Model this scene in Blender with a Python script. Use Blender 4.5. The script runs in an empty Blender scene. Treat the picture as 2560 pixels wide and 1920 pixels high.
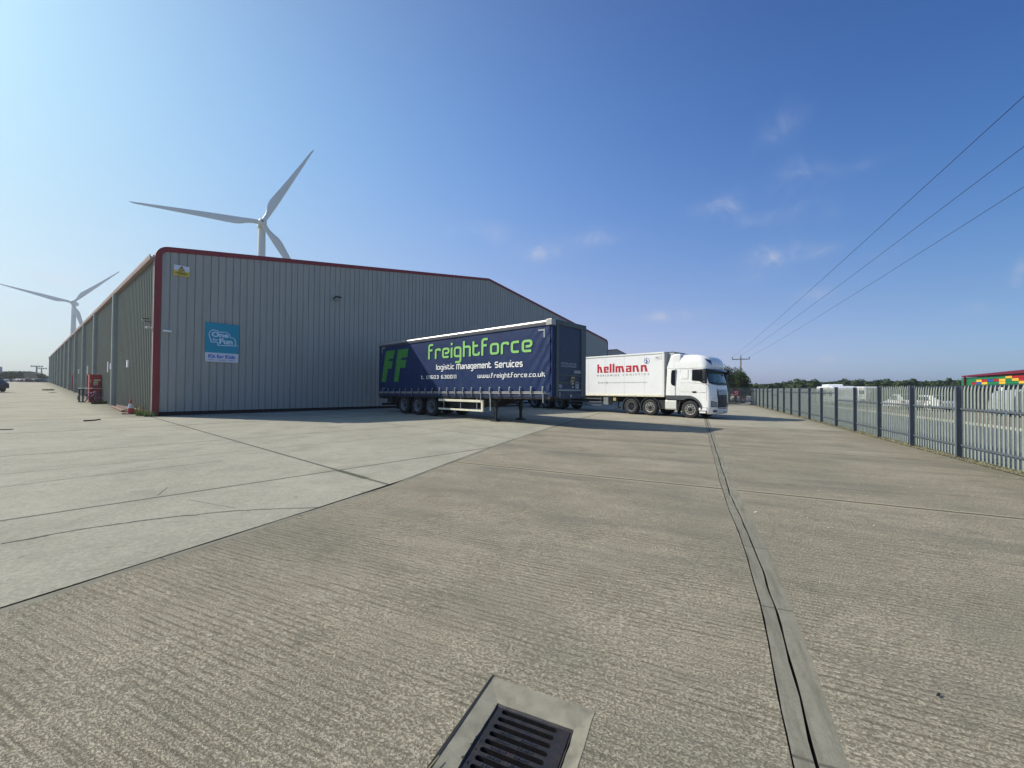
import bpy, math, random
from math import sin, cos, pi, radians, hypot, atan2, sqrt
from mathutils import Vector, Matrix, noise
S = bpy.context.scene
COL = S.collection
rnd = random.Random(7)

# ------------------------------------------------------------------ camera
F_PX = 1034.5
CAM_H = 1.666
cam_d = bpy.data.cameras.new('camera')
cam = bpy.data.objects.new('camera', cam_d); COL.objects.link(cam); S.camera = cam
cam_d.sensor_width = 36.0
cam_d.lens = 36.0 * F_PX / 2560.0
cam_d.clip_start = 0.05; cam_d.clip_end = 6000
PITCH, ROLL = 0.0148, 0.0082
cam.location = (0, 0, CAM_H)
cam.rotation_mode = 'QUATERNION'
cam.rotation_quaternion = (Matrix.Rotation(pi/2 + PITCH, 4, 'X') @ Matrix.Rotation(ROLL, 4, 'Z')).to_quaternion()

# ------------------------------------------------------------------ sun and sky
SUN_EL = radians(37.5)
to_sun = Vector((-0.982*cos(SUN_EL), 0.19*cos(SUN_EL), sin(SUN_EL))).normalized()
sun_d = bpy.data.lights.new('sun', 'SUN'); sun_d.energy = 3.7; sun_d.angle = radians(0.5); sun_d.color = (1.0, 0.935, 0.82)
sun = bpy.data.objects.new('sun', sun_d); COL.objects.link(sun)
sun.rotation_mode = 'QUATERNION'; sun.rotation_quaternion = (-to_sun).to_track_quat('-Z', 'Y')
W = bpy.data.worlds.new("World"); S.world = W; W.use_nodes = True
wt = W.node_tree; wn = wt.nodes; wl = wt.links
wn.clear()
sky = wn.new('ShaderNodeTexSky'); sky.sky_type = 'NISHITA'; sky.sun_disc = False
sky.sun_elevation = SUN_EL; sky.sun_rotation = atan2(to_sun.x, to_sun.y)
sky.altitude = 0; sky.air_density = 1.25; sky.dust_density = 1.2; sky.ozone_density = 3.0
bg = wn.new('ShaderNodeBackground'); bg.inputs['Strength'].default_value = 0.10
wo = wn.new('ShaderNodeOutputWorld')

S.view_settings.view_transform = 'Standard'; S.view_settings.look = 'None'
S.view_settings.gamma = 1.0; S.view_settings.use_curve_mapping = False
S.view_settings.exposure = 0.55
S.cycles.max_bounces = 6; S.cycles.use_denoising = True

def pixdir(px, py):
    "direction in the world of a point of the sky"
    X = (px-1280)/F_PX; Y = (960-py)/F_PX
    x = X*cos(ROLL)-Y*sin(ROLL); u = X*sin(ROLL)+Y*cos(ROLL)
    return Vector((x, cos(PITCH)-u*sin(PITCH), sin(PITCH)+u*cos(PITCH))).normalized()
def M(nt, op, a, b=None, c=None, clamp=False):
    n = nt.nodes.new('ShaderNodeMath'); n.operation = op; n.use_clamp = clamp
    for i, v in enumerate((a, b, c)):
        if v is None: continue
        if isinstance(v, (int, float)): n.inputs[i].default_value = v
        else: nt.links.new(v, n.inputs[i])
    return n.outputs[0]
def mixc(nt, fac, a, b, mode='MIX'):
    n = nt.nodes.new('ShaderNodeMix'); n.data_type = 'RGBA'; n.blend_type = mode
    for s, v in ((n.inputs[0], fac), (n.inputs[6], a), (n.inputs[7], b)):
        if isinstance(v, (int, float)): s.default_value = v
        elif isinstance(v, (tuple, list)): s.default_value = tuple(v)+(1,) if len(v) == 3 else v
        else: nt.links.new(v, s)
    return n.outputs[2]
def noise_n(nt, vec, scale, detail=4, rough=0.55, dist=0.0):
    n = nt.nodes.new('ShaderNodeTexNoise'); n.inputs['Scale'].default_value = scale
    n.inputs['Detail'].default_value = detail; n.inputs['Roughness'].default_value = rough; n.inputs['Distortion'].default_value = dist
    if vec is not None: nt.links.new(vec, n.inputs['Vector'])
    return n.outputs['Fac']
def maprange(nt, v, a, b, c=0.0, d=1.0):
    n = nt.nodes.new('ShaderNodeMapRange'); n.clamp = True
    for i, x in ((1, a), (2, b), (3, c), (4, d)): n.inputs[i].default_value = x
    nt.links.new(v, n.inputs[0]); return n.outputs[0]
HAZE = 0.0004
SKYFIT = [[-1.4638, -2.8388, -0.8531, -0.7198, 0.0471, -1.5194, 4.3098], [-2.3339, 1.4162, -3.4012, 0.3134, -0.1118, -0.8158, 2.6626], [-2.3863, 2.7164, -3.7146, 1.0903, -0.1874, -1.0456, 2.0095]]
# small wispy clouds: soft patches of noise around fixed directions of the sky
tc = wn.new('ShaderNodeTexCoord'); gen = tc.outputs['Generated']
cn1 = noise_n(wt, gen, 14.0, 7, 0.62, 0.5)
CL = [(1995,445,60,40,.16),(1800,520,48,26,.34),(1950,318,42,40,.13),(2000,530,90,30,.14),(1330,628,58,20,.42),(1300,597,55,15,.2),(1490,592,50,18,.25),
      (1675,790,56,12,.5),(1940,640,62,24,.5),(2055,630,34,14,.28),(2035,738,50,14,.24),(2215,634,36,14,.2),(2430,773,44,16,.24),(2160,412,60,20,.12),(2555,680,22,26,.5),(2056,897,30,6,.4),(1190,575,70,18,.15),(1890,545,34,16,.18),(60,790,90,22,.3),(150,700,90,14,.2),(1900,690,60,14,.16)]
tot = None
for (px, py, rx, ry, k) in CL:
    d = pixdir(px, py); sc = (px-1280)/F_PX; per = 1/sqrt(1+sc*sc+((960-py)/F_PX)**2)
    ex = (pixdir(px+20, py)-d)/20; ey = (pixdir(px, py-20)-d)/20
    dn = wn.new('ShaderNodeVectorMath'); dn.operation = 'SUBTRACT'; wl.new(gen, dn.inputs[0]); dn.inputs[1].default_value = d
    def dot(v):
        n = wn.new('ShaderNodeVectorMath'); n.operation = 'DOT_PRODUCT'; wl.new(dn.outputs[0], n.inputs[0]); n.inputs[1].default_value = v; return n.outputs['Value']
    a = dot(ex/(ex.length_squared*rx)); b = dot(ey/(ey.length_squared*ry))
    r2 = M(wt, 'ADD', M(wt, 'MULTIPLY', a, a), M(wt, 'MULTIPLY', b, b))
    fw = dot(d)   # keeps the patch on its own side of the sky
    g = M(wt, 'MULTIPLY', M(wt, 'EXPONENT', M(wt, 'MULTIPLY', r2, -0.8)), k*0.85)
    g = M(wt, 'MULTIPLY', g, M(wt, 'GREATER_THAN', fw, -0.6))
    tot = g if tot is None else M(wt, 'ADD', tot, g)
cm = maprange(wt, cn1, 0.36, 0.62); cm = M(wt, 'MULTIPLY', cm, cm)
dens = M(wt, 'MULTIPLY', tot, M(wt, 'ADD', M(wt, 'MULTIPLY', cm, 1.45), 0.12), clamp=True)
# colour balance of the air: a smooth tint by height above the horizon and angle from the sun
sxyz = wn.new('ShaderNodeSeparateXYZ'); wl.new(gen, sxyz.inputs[0])
zc = M(wt, 'MINIMUM', M(wt, 'MAXIMUM', sxyz.outputs[2], 0.0), 0.72)
sdn = wn.new('ShaderNodeVectorMath'); sdn.operation = 'DOT_PRODUCT'; wl.new(gen, sdn.inputs[0]); sdn.inputs[1].default_value = to_sun
sc_ = M(wt, 'MINIMUM', M(wt, 'MAXIMUM', sdn.outputs['Value'], -0.5), 0.93)
zz2 = M(wt, 'MULTIPLY', zc, zc); ez = M(wt, 'EXPONENT', M(wt, 'MULTIPLY', zc, -9.0)); ss2 = M(wt, 'MULTIPLY', sc_, sc_); sz = M(wt, 'MULTIPLY', sc_, zc)
chan = []
for q in SKYFIT:
    acc = None
    for v, k in zip((zc, zz2, ez, sc_, ss2, sz), q[1:]):
        t = M(wt, 'MULTIPLY', v, k); acc = t if acc is None else M(wt, 'ADD', acc, t)
    chan.append(M(wt, 'MULTIPLY', M(wt, 'EXPONENT', M(wt, 'ADD', acc, q[0])), 6.83))
cx_ = wn.new('ShaderNodeCombineXYZ')
for i in range(3): wl.new(chan[i], cx_.inputs[i])
tint = wn.new('ShaderNodeVectorMath'); tint.operation = 'MULTIPLY'; wl.new(sky.outputs[0], tint.inputs[0]); wl.new(cx_.outputs[0], tint.inputs[1])
cloudc = mixc(wt, dens, tint.outputs[0], (3.9, 4.1, 5.0))
wl.new(cloudc, bg.inputs['Color']); wl.new(bg.outputs[0], wo.inputs[0])

# ------------------------------------------------------------------ helpers
def lin(r, g, b):
    f = lambda c: (c/255/12.92 if c/255 <= 0.04045 else ((c/255+0.055)/1.055)**2.4)
    return (f(r), f(g), f(b))
_m = {}
def mat(name, col, rough=0.6, metal=0.0, var=0.12, vs=3.0, bump=0.0, bs=40.0, dirt=None, spec=0.5, coat=0.0, stretch=None):
    if name in _m: return _m[name]
    m = bpy.data.materials.new(name); m.use_nodes = True; nt = m.node_tree
    p = nt.nodes['Principled BSDF']; p.inputs['Roughness'].default_value = rough; p.inputs['Metallic'].default_value = metal
    p.inputs['Specular IOR Level'].default_value = spec; p.inputs['Coat Weight'].default_value = coat
    t = nt.nodes.new('ShaderNodeTexCoord'); v = t.outputs['Object']
    if stretch:
        mp = nt.nodes.new('ShaderNodeMapping'); mp.inputs['Scale'].default_value = stretch; nt.links.new(v, mp.inputs[0]); v = mp.outputs[0]
    n = noise_n(nt, v, vs, 5, 0.6)
    k = maprange(nt, n, 0.3, 0.7, 1-var, 1+var)
    c = nt.nodes.new('ShaderNodeVectorMath'); c.operation = 'SCALE'; c.inputs[0].default_value = col; nt.links.new(k, c.inputs['Scale'])
    out = c.outputs[0]
    if dirt:
        dcol, amt, dsc = dirt
        dn = noise_n(nt, v, dsc, 6, 0.7)
        out = mixc(nt, maprange(nt, dn, 0.5, 0.75, 0, amt), out, dcol)
    nt.links.new(out, p.inputs['Base Color'])
    rn = maprange(nt, noise_n(nt, v, vs*4, 3), 0.3, 0.7, max(0.03, rough-0.08), min(1, rough+0.1)); nt.links.new(rn, p.inputs['Roughness'])
    if bump:
        b = nt.nodes.new('ShaderNodeBump'); b.inputs['Strength'].default_value = bump; b.inputs['Distance'].default_value = 0.01
        nt.links.new(noise_n(nt, v, bs, 4), b.inputs['Height']); nt.links.new(b.outputs[0], p.inputs['Normal'])
    _m[name] = m; return m

def put(o, parent=None, loc=None, rz=None):
    COL.objects.link(o)
    if parent is not None: o.parent = parent
    if loc is not None: o.location = loc
    if rz is not None: o.rotation_euler = (0, 0, rz)
    return o
def tag(o, label=None, cat=None, group=None, kind=None):
    if label: o['label'] = label
    if cat: o['category'] = cat
    if group: o['group'] = group
    if kind: o['kind'] = kind
    return o
def thing(name, label, cat, loc=(0, 0, 0), rz=0, group=None):
    o = put(bpy.data.objects.new(name, None), None, loc, rz); o.empty_display_size = 0.3
    return tag(o, label, cat, group)
def dup(o, parent=None, loc=None, rz=None, label=None, group=None, data=None):
    kids = [c for c in o.children]
    c = o.copy(); COL.objects.link(c); c.parent = parent
    if loc is not None: c.location = loc
    if rz is not None: c.rotation_euler = (0, 0, rz)
    if label: c['label'] = label
    if group: c['group'] = group
    for k in kids:
        k2 = k.copy(); COL.objects.link(k2); k2.parent = c
        for g in k.children:
            g2 = g.copy(); COL.objects.link(g2); g2.parent = k2
    return c

class MB:
    def __init__(s): s.v = []; s.f = []; s.m = []; s.cur = 0
    def add(s, vs, fs):
        n = len(s.v); s.v += [tuple(x) for x in vs]; s.f += [tuple(i+n for i in f) for f in fs]; s.m += [s.cur]*len(fs); return s
    def box(s, x0, x1, y0, y1, z0, z1, R=None):
        vs = [Vector((x, y, z)) for x in (x0, x1) for y in (y0, y1) for z in (z0, z1)]
        if R is not None: vs = [R @ v for v in vs]
        return s.add(vs, [(0,1,3,2),(4,6,7,5),(0,4,5,1),(2,3,7,6),(0,2,6,4),(1,5,7,3)])
    def prism(s, pts, fn, d0, d1):
        "pts 2D ring, fn(a,b,d) -> 3D"
        n = len(pts); vs = [fn(a, b, d0) for a, b in pts]+[fn(a, b, d1) for a, b in pts]
        return s.add(vs, [tuple(range(n-1, -1, -1)), tuple(range(n, 2*n))]+[(i, (i+1) % n, (i+1) % n+n, i+n) for i in range(n)])
    def tube(s, path, r, seg=8, cap=True, r2=None):
        P = [Vector(p) for p in path]; n = len(P); vs = []; up = Vector((0, 0, 1))
        for i, p in enumerate(P):
            t = (P[min(i+1, n-1)]-P[max(i-1, 0)]).normalized()
            a = t.cross(up)
            if a.length < 1e-3: a = t.cross(Vector((1, 0, 0)))
            a.normalize(); b = t.cross(a)
            rr = r if r2 is None else r+(r2-r)*i/(n-1)
            for k in range(seg): vs.append(p+a*rr*cos(2*pi*k/seg)+b*rr*sin(2*pi*k/seg))
        fs = [(i*seg+k, i*seg+(k+1) % seg, (i+1)*seg+(k+1) % seg, (i+1)*seg+k) for i in range(n-1) for k in range(seg)]
        if cap: fs += [tuple(range(seg-1, -1, -1)), tuple(range((n-1)*seg, n*seg))]
        return s.add(vs, fs)
    def lathe(s, prof, o, ax, seg=28, closed=False):
        "prof list of (distance along ax, radius)"
        o = Vector(o); ax = Vector(ax).normalized(); a = ax.orthogonal().normalized(); b = ax.cross(a); vs = []
        for d, r in prof:
            for k in range(seg): vs.append(o+ax*d+(a*cos(2*pi*k/seg)+b*sin(2*pi*k/seg))*r)
        n = len(prof); m = n if closed else n-1
        return s.add(vs, [(i*seg+k, i*seg+(k+1) % seg, ((i+1) % n)*seg+(k+1) % seg, ((i+1) % n)*seg+k) for i in range(m) for k in range(seg)])
    def grid(s, fn, us, vs_, flip=False):
        P = [fn(u, v) for u in us for v in vs_]; nv = len(vs_)
        fs = [(i*nv+j, (i+1)*nv+j, (i+1)*nv+j+1, i*nv+j+1) for i in range(len(us)-1) for j in range(nv-1)]
        if flip: fs = [f[::-1] for f in fs]
        return s.add(P, fs)
    def shift(s, fn): s.v = [tuple(fn(*p)) for p in s.v]; return s
    def build(s, name, m, parent=None, smooth=None, bevel=0, loc=None, rz=None, fix=True):
        me = bpy.data.meshes.new(name); me.from_pydata(s.v, [], s.f)
        for x in (m if isinstance(m, (list, tuple)) else [m]): me.materials.append(x)
        me.polygons.foreach_set('material_index', s.m)
        if fix:
            import bmesh
            b = bmesh.new(); b.from_mesh(me); bmesh.ops.recalc_face_normals(b, faces=b.faces); b.to_mesh(me); b.free()
        if smooth:
            me.shade_smooth(); me.set_sharp_from_angle(angle=radians(smooth))
        me.update()
        o = bpy.data.objects.new(name, me); put(o, parent, loc, rz)
        if bevel:
            bv = o.modifiers.new('bevel', 'BEVEL'); bv.width = bevel; bv.segments = 2; bv.limit_method = 'ANGLE'; bv.angle_limit = radians(40)
            bv.harden_normals = False
        return o
def lsp(a, b, n): return [a+(b-a)*i/(n-1) for i in range(n)]

# ------------------------------------------------------------------ lie of the land
UX, UY = 0.6440, 0.7650          # along the gable wall of the warehouse
VX, VY = -0.7650, 0.6440         # along its long side wall
CX, CY = -17.189, 19.843         # its near corner
AL = 0.4123                      # yard grid (fence, channel) against the camera's heading
def gz(x, y):
    xx = max(-140, min(160, x)); yy = max(-40, min(160, y))
    t = (xx-CX)*VX+(yy-CY)*VY
    z = -0.0065*xx+0.0082*yy
    z += 0.0135*max(0.0, min(t, 108)-18)
    if t > 104: z -= 0.045*(t-104)
    if t < 18 and t > 8: z += 0.0004*(t-8)*0
    return z
def mn(m, n): return (m*sin(AL)+n*cos(AL), m*cos(AL)-n*sin(AL))
def ts(t, s, z=0): return (CX+UX*s+VX*t, CY+UY*s+VY*t, z)   # s along gable, t along side wall
def ground_hit(px, py):
    "where the sight line of a photo point meets the land (used for planning positions)"
    d = pixdir(px, py); a, b = 1.0, 400.0
    for i in range(60):
        c = (a+b)/2
        if CAM_H+d.z*c > gz(d.x*c, d.y*c): a = c
        else: b = c
    return d.x*a, d.y*a

# ------------------------------------------------------------------ ground materials
def ground_mat(name, base, kind):
    m = bpy.data.materials.new(name); m.use_nodes = True; nt = m.node_tree; L = nt.links
    p = nt.nodes['Principled BSDF']; p.inputs['Roughness'].default_value = 0.95; p.inputs['Specular IOR Level'].default_value = 0.2
    t = nt.nodes.new('ShaderNodeTexCoord'); ob = t.outputs['Object']
    rot = nt.nodes.new('ShaderNodeVectorRotate'); rot.rotation_type = 'Z_AXIS'; L.new(ob, rot.inputs['Vector'])
    rot.inputs['Angle'].default_value = AL if kind in ('rib', 'light', 'strip') else -0.8710
    sp = nt.nodes.new('ShaderNodeSeparateXYZ'); L.new(rot.outputs[0], sp.inputs[0]); A, B = sp.outputs[0], sp.outputs[1]
    def stretched(sx, sy):
        mp = nt.nodes.new('ShaderNodeMapping'); mp.inputs['Scale'].default_value = (sx, sy, 1); L.new(rot.outputs[0], mp.inputs[0]); return mp.outputs[0]
    big = noise_n(nt, ob, 0.35, 5, 0.6); mid = noise_n(nt, ob, 2.2, 6, 0.65); fine = noise_n(nt, ob, 60, 5, 0.7)
    grit = noise_n(nt, ob, 210, 2, 0.5)
    k = M(nt, 'ADD', maprange(nt, big, 0.3, 0.7, 0.86, 1.12), maprange(nt, mid, 0.3, 0.7, -0.10, 0.10))
    col = nt.nodes.new('ShaderNodeVectorMath'); col.operation = 'SCALE'; col.inputs[0].default_value = base; L.new(k, col.inputs['Scale'])
    c = col.outputs[0]
    # sand coloured and greener stains
    c = mixc(nt, maprange(nt, noise_n(nt, ob, 0.9, 6, 0.7), 0.5, 0.8, 0, 0.35), c, (base[0]*0.80, base[1]*0.79, base[2]*0.74))
    c = mixc(nt, maprange(nt, noise_n(nt, stretched(0.5, 3.0), 1.3, 5, 0.7), 0.55, 0.75, 0, 0.30), c, (base[0]*0.70, base[1]*0.70, base[2]*0.70))
    h = None
    vor = nt.nodes.new('ShaderNodeTexVoronoi'); vor.inputs['Scale'].default_value = 115; L.new(ob, vor.inputs['Vector'])
    agg = maprange(nt, vor.outputs['Distance'], 0.0, 0.55)
    if kind == 'rib':
        # tamped ridges across the slab; worn away in patches
        wob = noise_n(nt, stretched(2.6, 5.0), 1.6, 3, 0.55)
        warp = M(nt, 'ADD', M(nt, 'ADD', B, M(nt, 'MULTIPLY', wob, 0.013)), M(nt, 'MULTIPLY', noise_n(nt, ob, 0.6, 2), 0.05))
        wv = M(nt, 'SINE', M(nt, 'MULTIPLY', warp, 2*pi/0.053))
        wv = M(nt, 'MULTIPLY', M(nt, 'ADD', wv, 1), 0.5); wv = M(nt, 'POWER', wv, 0.7)
        worn = maprange(nt, noise_n(nt, stretched(0.4, 1.3), 1.5, 4, 0.6), 0.34, 0.56, 0.45, 1.0)
        br = maprange(nt, noise_n(nt, stretched(5.0, 20), 1.9, 4, 0.7), 0.36, 0.56, 0.25, 1.0)
        amp = M(nt, 'MULTIPLY', worn, br)
        rid = M(nt, 'MULTIPLY', wv, amp)
        pit = maprange(nt, noise_n(nt, stretched(0.85, 1.35), 74, 4, 0.7), 0.41, 0.53)
        w2 = M(nt, 'ADD', M(nt, 'ADD', B, M(nt, 'MULTIPLY', noise_n(nt, stretched(1.5, 4.0), 1.0, 3, 0.5), 0.07)), M(nt, 'MULTIPLY', noise_n(nt, ob, 0.5, 2), 0.3))
        s2 = M(nt, 'ABSOLUTE', M(nt, 'SINE', M(nt, 'MULTIPLY', w2, pi/0.095)))
        br2 = maprange(nt, noise_n(nt, stretched(1.6, 11), 1.7, 3, 0.6), 0.42, 0.56)
        worn2 = maprange(nt, noise_n(nt, stretched(0.35, 0.9), 1.1, 3, 0.5), 0.38, 0.60, 0.25, 1.0)
        gr2 = M(nt, 'MULTIPLY', M(nt, 'MULTIPLY', maprange(nt, s2, 0.10, 0.42, 1.0, 0.0), br2), worn2)
        h = M(nt, 'SUBTRACT', M(nt, 'ADD', M(nt, 'MULTIPLY', rid, 1.0), M(nt, 'MULTIPLY', pit, 0.8)), M(nt, 'MULTIPLY', gr2, 1.3))
        c = mixc(nt, M(nt, 'MULTIPLY', gr2, 0.55), c, (base[0]*0.30, base[1]*0.29, base[2]*0.27))  # wider grooves darkened, their texture shadow put into the colour
        h = M(nt, 'ADD', h, M(nt, 'MULTIPLY', agg, 0.25))
        groove = M(nt, 'MULTIPLY', M(nt, 'SUBTRACT', 1.0, wv), amp)
        groove = maprange(nt, groove, 0.25, 0.85, 0, 0.80)
        c = mixc(nt, groove, c, (base[0]*0.40, base[1]*0.39, base[2]*0.37))  # shade between the ridges painted into the colour
        c = mixc(nt, maprange(nt, pit, 0.0, 0.7, 0.80, 0.0), c, (base[0]*0.40, base[1]*0.385, base[2]*0.35))  # small shadows of the pits painted in as well
        c = mixc(nt, maprange(nt, noise_n(nt, ob, 75, 2, 0.5), 0.61, 0.70, 0, 0.7), c, (0.58, 0.54, 0.42))
        c = mixc(nt, maprange(nt, noise_n(nt, ob, 0.55, 4, 0.6), 0.5, 0.66, 0, 0.5), c, (0.21, 0.20, 0.155))
        c = mixc(nt, maprange(nt, noise_n(nt, ob, 3.1, 5, 0.7), 0.60, 0.72, 0, 0.5), c, (0.15, 0.145, 0.115))
        c = mixc(nt, maprange(nt, noise_n(nt, ob, 1.3, 3, 0.5), 0.66, 0.72, 0, 0.30), c, (0.13, 0.125, 0.105))
        c = mixc(nt, maprange(nt, noise_n(nt, stretched(0.22, 0.9), 1.0, 5, 0.65), 0.50, 0.66, 0, 0.5), c, (0.17, 0.16, 0.13))
        c = mixc(nt, maprange(nt, noise_n(nt, ob, 150, 2, 0.5), 0.30, 0.40, 0.5, 0.0), c, (base[0]*0.45, base[1]*0.43, base[2]*0.4))
        # dark algae band beside the fence
        c = mixc(nt, M(nt, 'MULTIPLY', maprange(nt, A, 4.6, 6.2), maprange(nt, mid, 0.3, 0.65, 0.25, 0.85)), c, (base[0]*0.45, base[1]*0.45, base[2]*0.42))
    else:
        pit = maprange(nt, noise_n(nt, ob, 38, 5, 0.7), 0.34, 0.5)
        h = M(nt, 'ADD', M(nt, 'MULTIPLY', pit, 0.6), M(nt, 'MULTIPLY', fine, 0.5))
        if kind != 'strip': h = M(nt, 'ADD', h, M(nt, 'MULTIPLY', agg, 0.25))
        if kind != 'strip':
            c = mixc(nt, maprange(nt, noise_n(nt, stretched(2.2, 6.0), 8, 5, 0.75), 0.52, 0.62, 0, 0.55), c, (base[0]*0.62, base[1]*0.61, base[2]*0.58))
            c = mixc(nt, maprange(nt, noise_n(nt, ob, 24, 4, 0.75), 0.48, 0.60, 0, 0.45), c, (base[0]*1.35, base[1]*1.34, base[2]*1.28))
            c = mixc(nt, maprange(nt, noise_n(nt, ob, 0.8, 6, 0.65), 0.50, 0.66, 0, 0.40), c, (base[0]*0.62, base[1]*0.62, base[2]*0.60))
            c = mixc(nt, maprange(nt, noise_n(nt, ob, 4.5, 5, 0.7), 0.62, 0.70, 0, 0.5), c, (base[0]*0.5, base[1]*0.5, base[2]*0.47))
        c = mixc(nt, maprange(nt, pit, 0.0, 0.5, 0.34, 0.0), c, (base[0]*0.58, base[1]*0.57, base[2]*0.54))
        c = mixc(nt, maprange(nt, grit, 0.66, 0.8, 0, 0.4), c, (0.6, 0.57, 0.47))
        c = mixc(nt, maprange(nt, noise_n(nt, ob, 120, 2, 0.5), 0.28, 0.38, 0.35, 0.0), c, (base[0]*0.5, base[1]*0.5, base[2]*0.47))
    def joint(coord, at, w, wig=0.02, wsc=3.0, rng=None, dark=0.75, amp2=0.0, colr=(0.05, 0.05, 0.042)):
        nonlocal c, h
        nz = noise_n(nt, ob, wsc, 5, 0.7)
        off = M(nt, 'MULTIPLY', M(nt, 'SUBTRACT', nz, 0.5), wig)
        q = M(nt, 'ADD', coord, off)
        dd = M(nt, 'ABSOLUTE', M(nt, 'SUBTRACT', q, at) if isinstance(at, (int, float)) else M(nt, 'SUBTRACT', q, at))
        f = maprange(nt, dd, w*0.5, w, 1.0, 0.0)
        if rng:
            o_, a, b = rng
            f = M(nt, 'MULTIPLY', f, M(nt, 'MULTIPLY', M(nt, 'GREATER_THAN', o_, a), M(nt, 'LESS_THAN', o_, b)))
        c = mixc(nt, M(nt, 'MULTIPLY', f, dark), c, colr)
        h = M(nt, 'SUBTRACT', h, M(nt, 'MULTIPLY', f, 2.0))
    if kind == 'rib':
        sm = maprange(nt, M(nt, 'ABSOLUTE', M(nt, 'SUBTRACT', B, 7.83)), 0.09, 0.14, 0.75, 0)
        c = mixc(nt, sm, c, (base[0]*0.95, base[1]*0.94, base[2]*0.9))
        joint(B, 7.83, 0.036, 0.05, 3, dark=0.9); joint(B, 13.5, 0.05, 0.07, 3, dark=0.5)
    if kind == 'apron':
        for v in (7.74, 20.0, 26.2, 32.4, 38.6, 44.8): joint(B, v, 0.042 if v < 10 else 0.06, 0.03, 2, dark=0.75)
        joint(B, 14.15, 0.05, 0.03, 2, dark=0.55); joint(B, 11.5, 0.035, 0.10, 1.5, dark=0.4); joint(B, 1.6, 0.03, 0.02, 3)
        joint(A, 3.99, 0.045, 0.03, 4, dark=0.75); joint(A, 3.99, 0.09, 0.06, 9, rng=(B, 6.7, 7.7), dark=0.6, colr=(0.05, 0.065, 0.03))
        joint(A, -2.3, 0.035, 0.02, 3, dark=0.3); joint(A, 10.2, 0.045, 0.02, 3, dark=0.5); joint(A, 16.4, 0.045, 0.02, 3, dark=0.5)
        # meandering cracks
        lin1 = M(nt, 'ADD', M(nt, 'MULTIPLY', M(nt, 'POWER', M(nt, 'MAXIMUM', M(nt, 'SUBTRACT', A, 0.3), 0), 2), -0.20), 6.66)
        joint(B, lin1, 0.028, 0.22, 1.6, rng=(A, -0.1, 2.9), dark=0.85)
        lin2 = M(nt, 'ADD', M(nt, 'MULTIPLY', A, 0.07), 10.2); joint(B, lin2, 0.028, 0.22, 1.2, rng=(A, -0.4, 2.8), dark=0.6)
        lin3 = M(nt, 'ADD', M(nt, 'MULTIPLY', M(nt, 'SUBTRACT', A, 1.57), -3.0), 7.25); joint(B, lin3, 0.03, 0.12, 4, rng=(B, 6.35, 7.3), dark=0.55)
        lin4 = M(nt, 'ADD', M(nt, 'MULTIPLY', M(nt, 'SUBTRACT', A, 1.32), 2.6), 7.85); joint(B, lin4, 0.035, 0.2, 5, rng=(B, 7.85, 8.35), dark=0.5)
        # mossy dirt along the foot of the long wall
        bx = M(nt, 'ADD', A, M(nt, 'MULTIPLY', mid, 1.6))
        dm = M(nt, 'MULTIPLY', maprange(nt, bx, 3.2, 4.6), M(nt, 'MULTIPLY', maprange(nt, B, 24.6, 26.2), M(nt, 'LESS_THAN', A, 4.6)))
        c = mixc(nt, M(nt, 'MULTIPLY', dm, 0.62), c, (0.085, 0.082, 0.058))
        ox = M(nt, 'ADD', M(nt, 'MULTIPLY', M(nt, 'SUBTRACT', B, 27.5), 0.06), 0)
    if kind == 'strip':
        for v in (0.9, 2.28, 3.75, 5.1, 6.6, 7.83, 9.4, 11): joint(B, v, 0.012, 0.03, 6, dark=0.7)
        c = mixc(nt, maprange(nt, noise_n(nt, stretched(14, 1.2), 1.3, 5, 0.7), 0.46, 0.66, 0, 0.6), c, (0.12, 0.115, 0.085))
        c = mixc(nt, maprange(nt, noise_n(nt, ob, 26, 5, 0.75), 0.50, 0.64, 0, 0.45), c, (0.17, 0.16, 0.12))
    if kind == 'light':
        joint(B, 33.0, 0.03, 0.03, 3, dark=0.4)
        c = mixc(nt, M(nt, 'MULTIPLY', maprange(nt, A, 4.9, 6.2), maprange(nt, mid, 0.3, 0.65, 0.25, 0.8)), c, (base[0]*0.42, base[1]*0.42, base[2]*0.38))
    L.new(c, p.inputs['Base Color'])
    bp = nt.nodes.new('ShaderNodeBump'); bp.inputs['Strength'].default_value = {'rib': 0.85, 'apron': 0.8, 'light': 0.35, 'strip': 0.3}[kind]; bp.inputs['Distance'].default_value = {'rib': 0.0075}.get(kind, 0.004)
    L.new(h, bp.inputs['Height']); L.new(bp.outputs[0], p.inputs['Normal'])
    return m
g_rib = ground_mat('tamped_concrete', (0.46, 0.403, 0.293), 'rib')
g_apr = ground_mat('smooth_concrete', (0.355, 0.334, 0.264), 'apron')
g_lig = ground_mat('pale_concrete', (0.345, 0.315, 0.242), 'light')
g_str = ground_mat('channel_concrete', (0.245, 0.23, 0.178), 'strip')
dark_pit = mat('dark_pit', (0.018, 0.018, 0.016), 0.95, 0, 0.4, 12)
earth = mat('dry_earth', (0.14, 0.13, 0.075), 1.0, 0, 0.35, 0.08, 0.5, 4, dirt=((0.07, 0.085, 0.03), 0.8, 0.05))
asphalt = mat('asphalt', (0.14, 0.145, 0.155), 0.9, 0, 0.14, 1.2, 0.4, 90, dirt=((0.10, 0.10, 0.11), 0.5, 0.6))
gravel_m = mat('gravel', (0.23, 0.19, 0.14), 1.0, 0, 0.45, 5.0, 0.9, 25, dirt=((0.11, 0.10, 0.06), 0.7, 2.5))
verge_m = mat('verge_grass', (0.15, 0.14, 0.085), 1.0, 0, 0.5, 14.0, 1.0, 60, dirt=((0.22, 0.19, 0.10), 0.8, 8))
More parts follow.
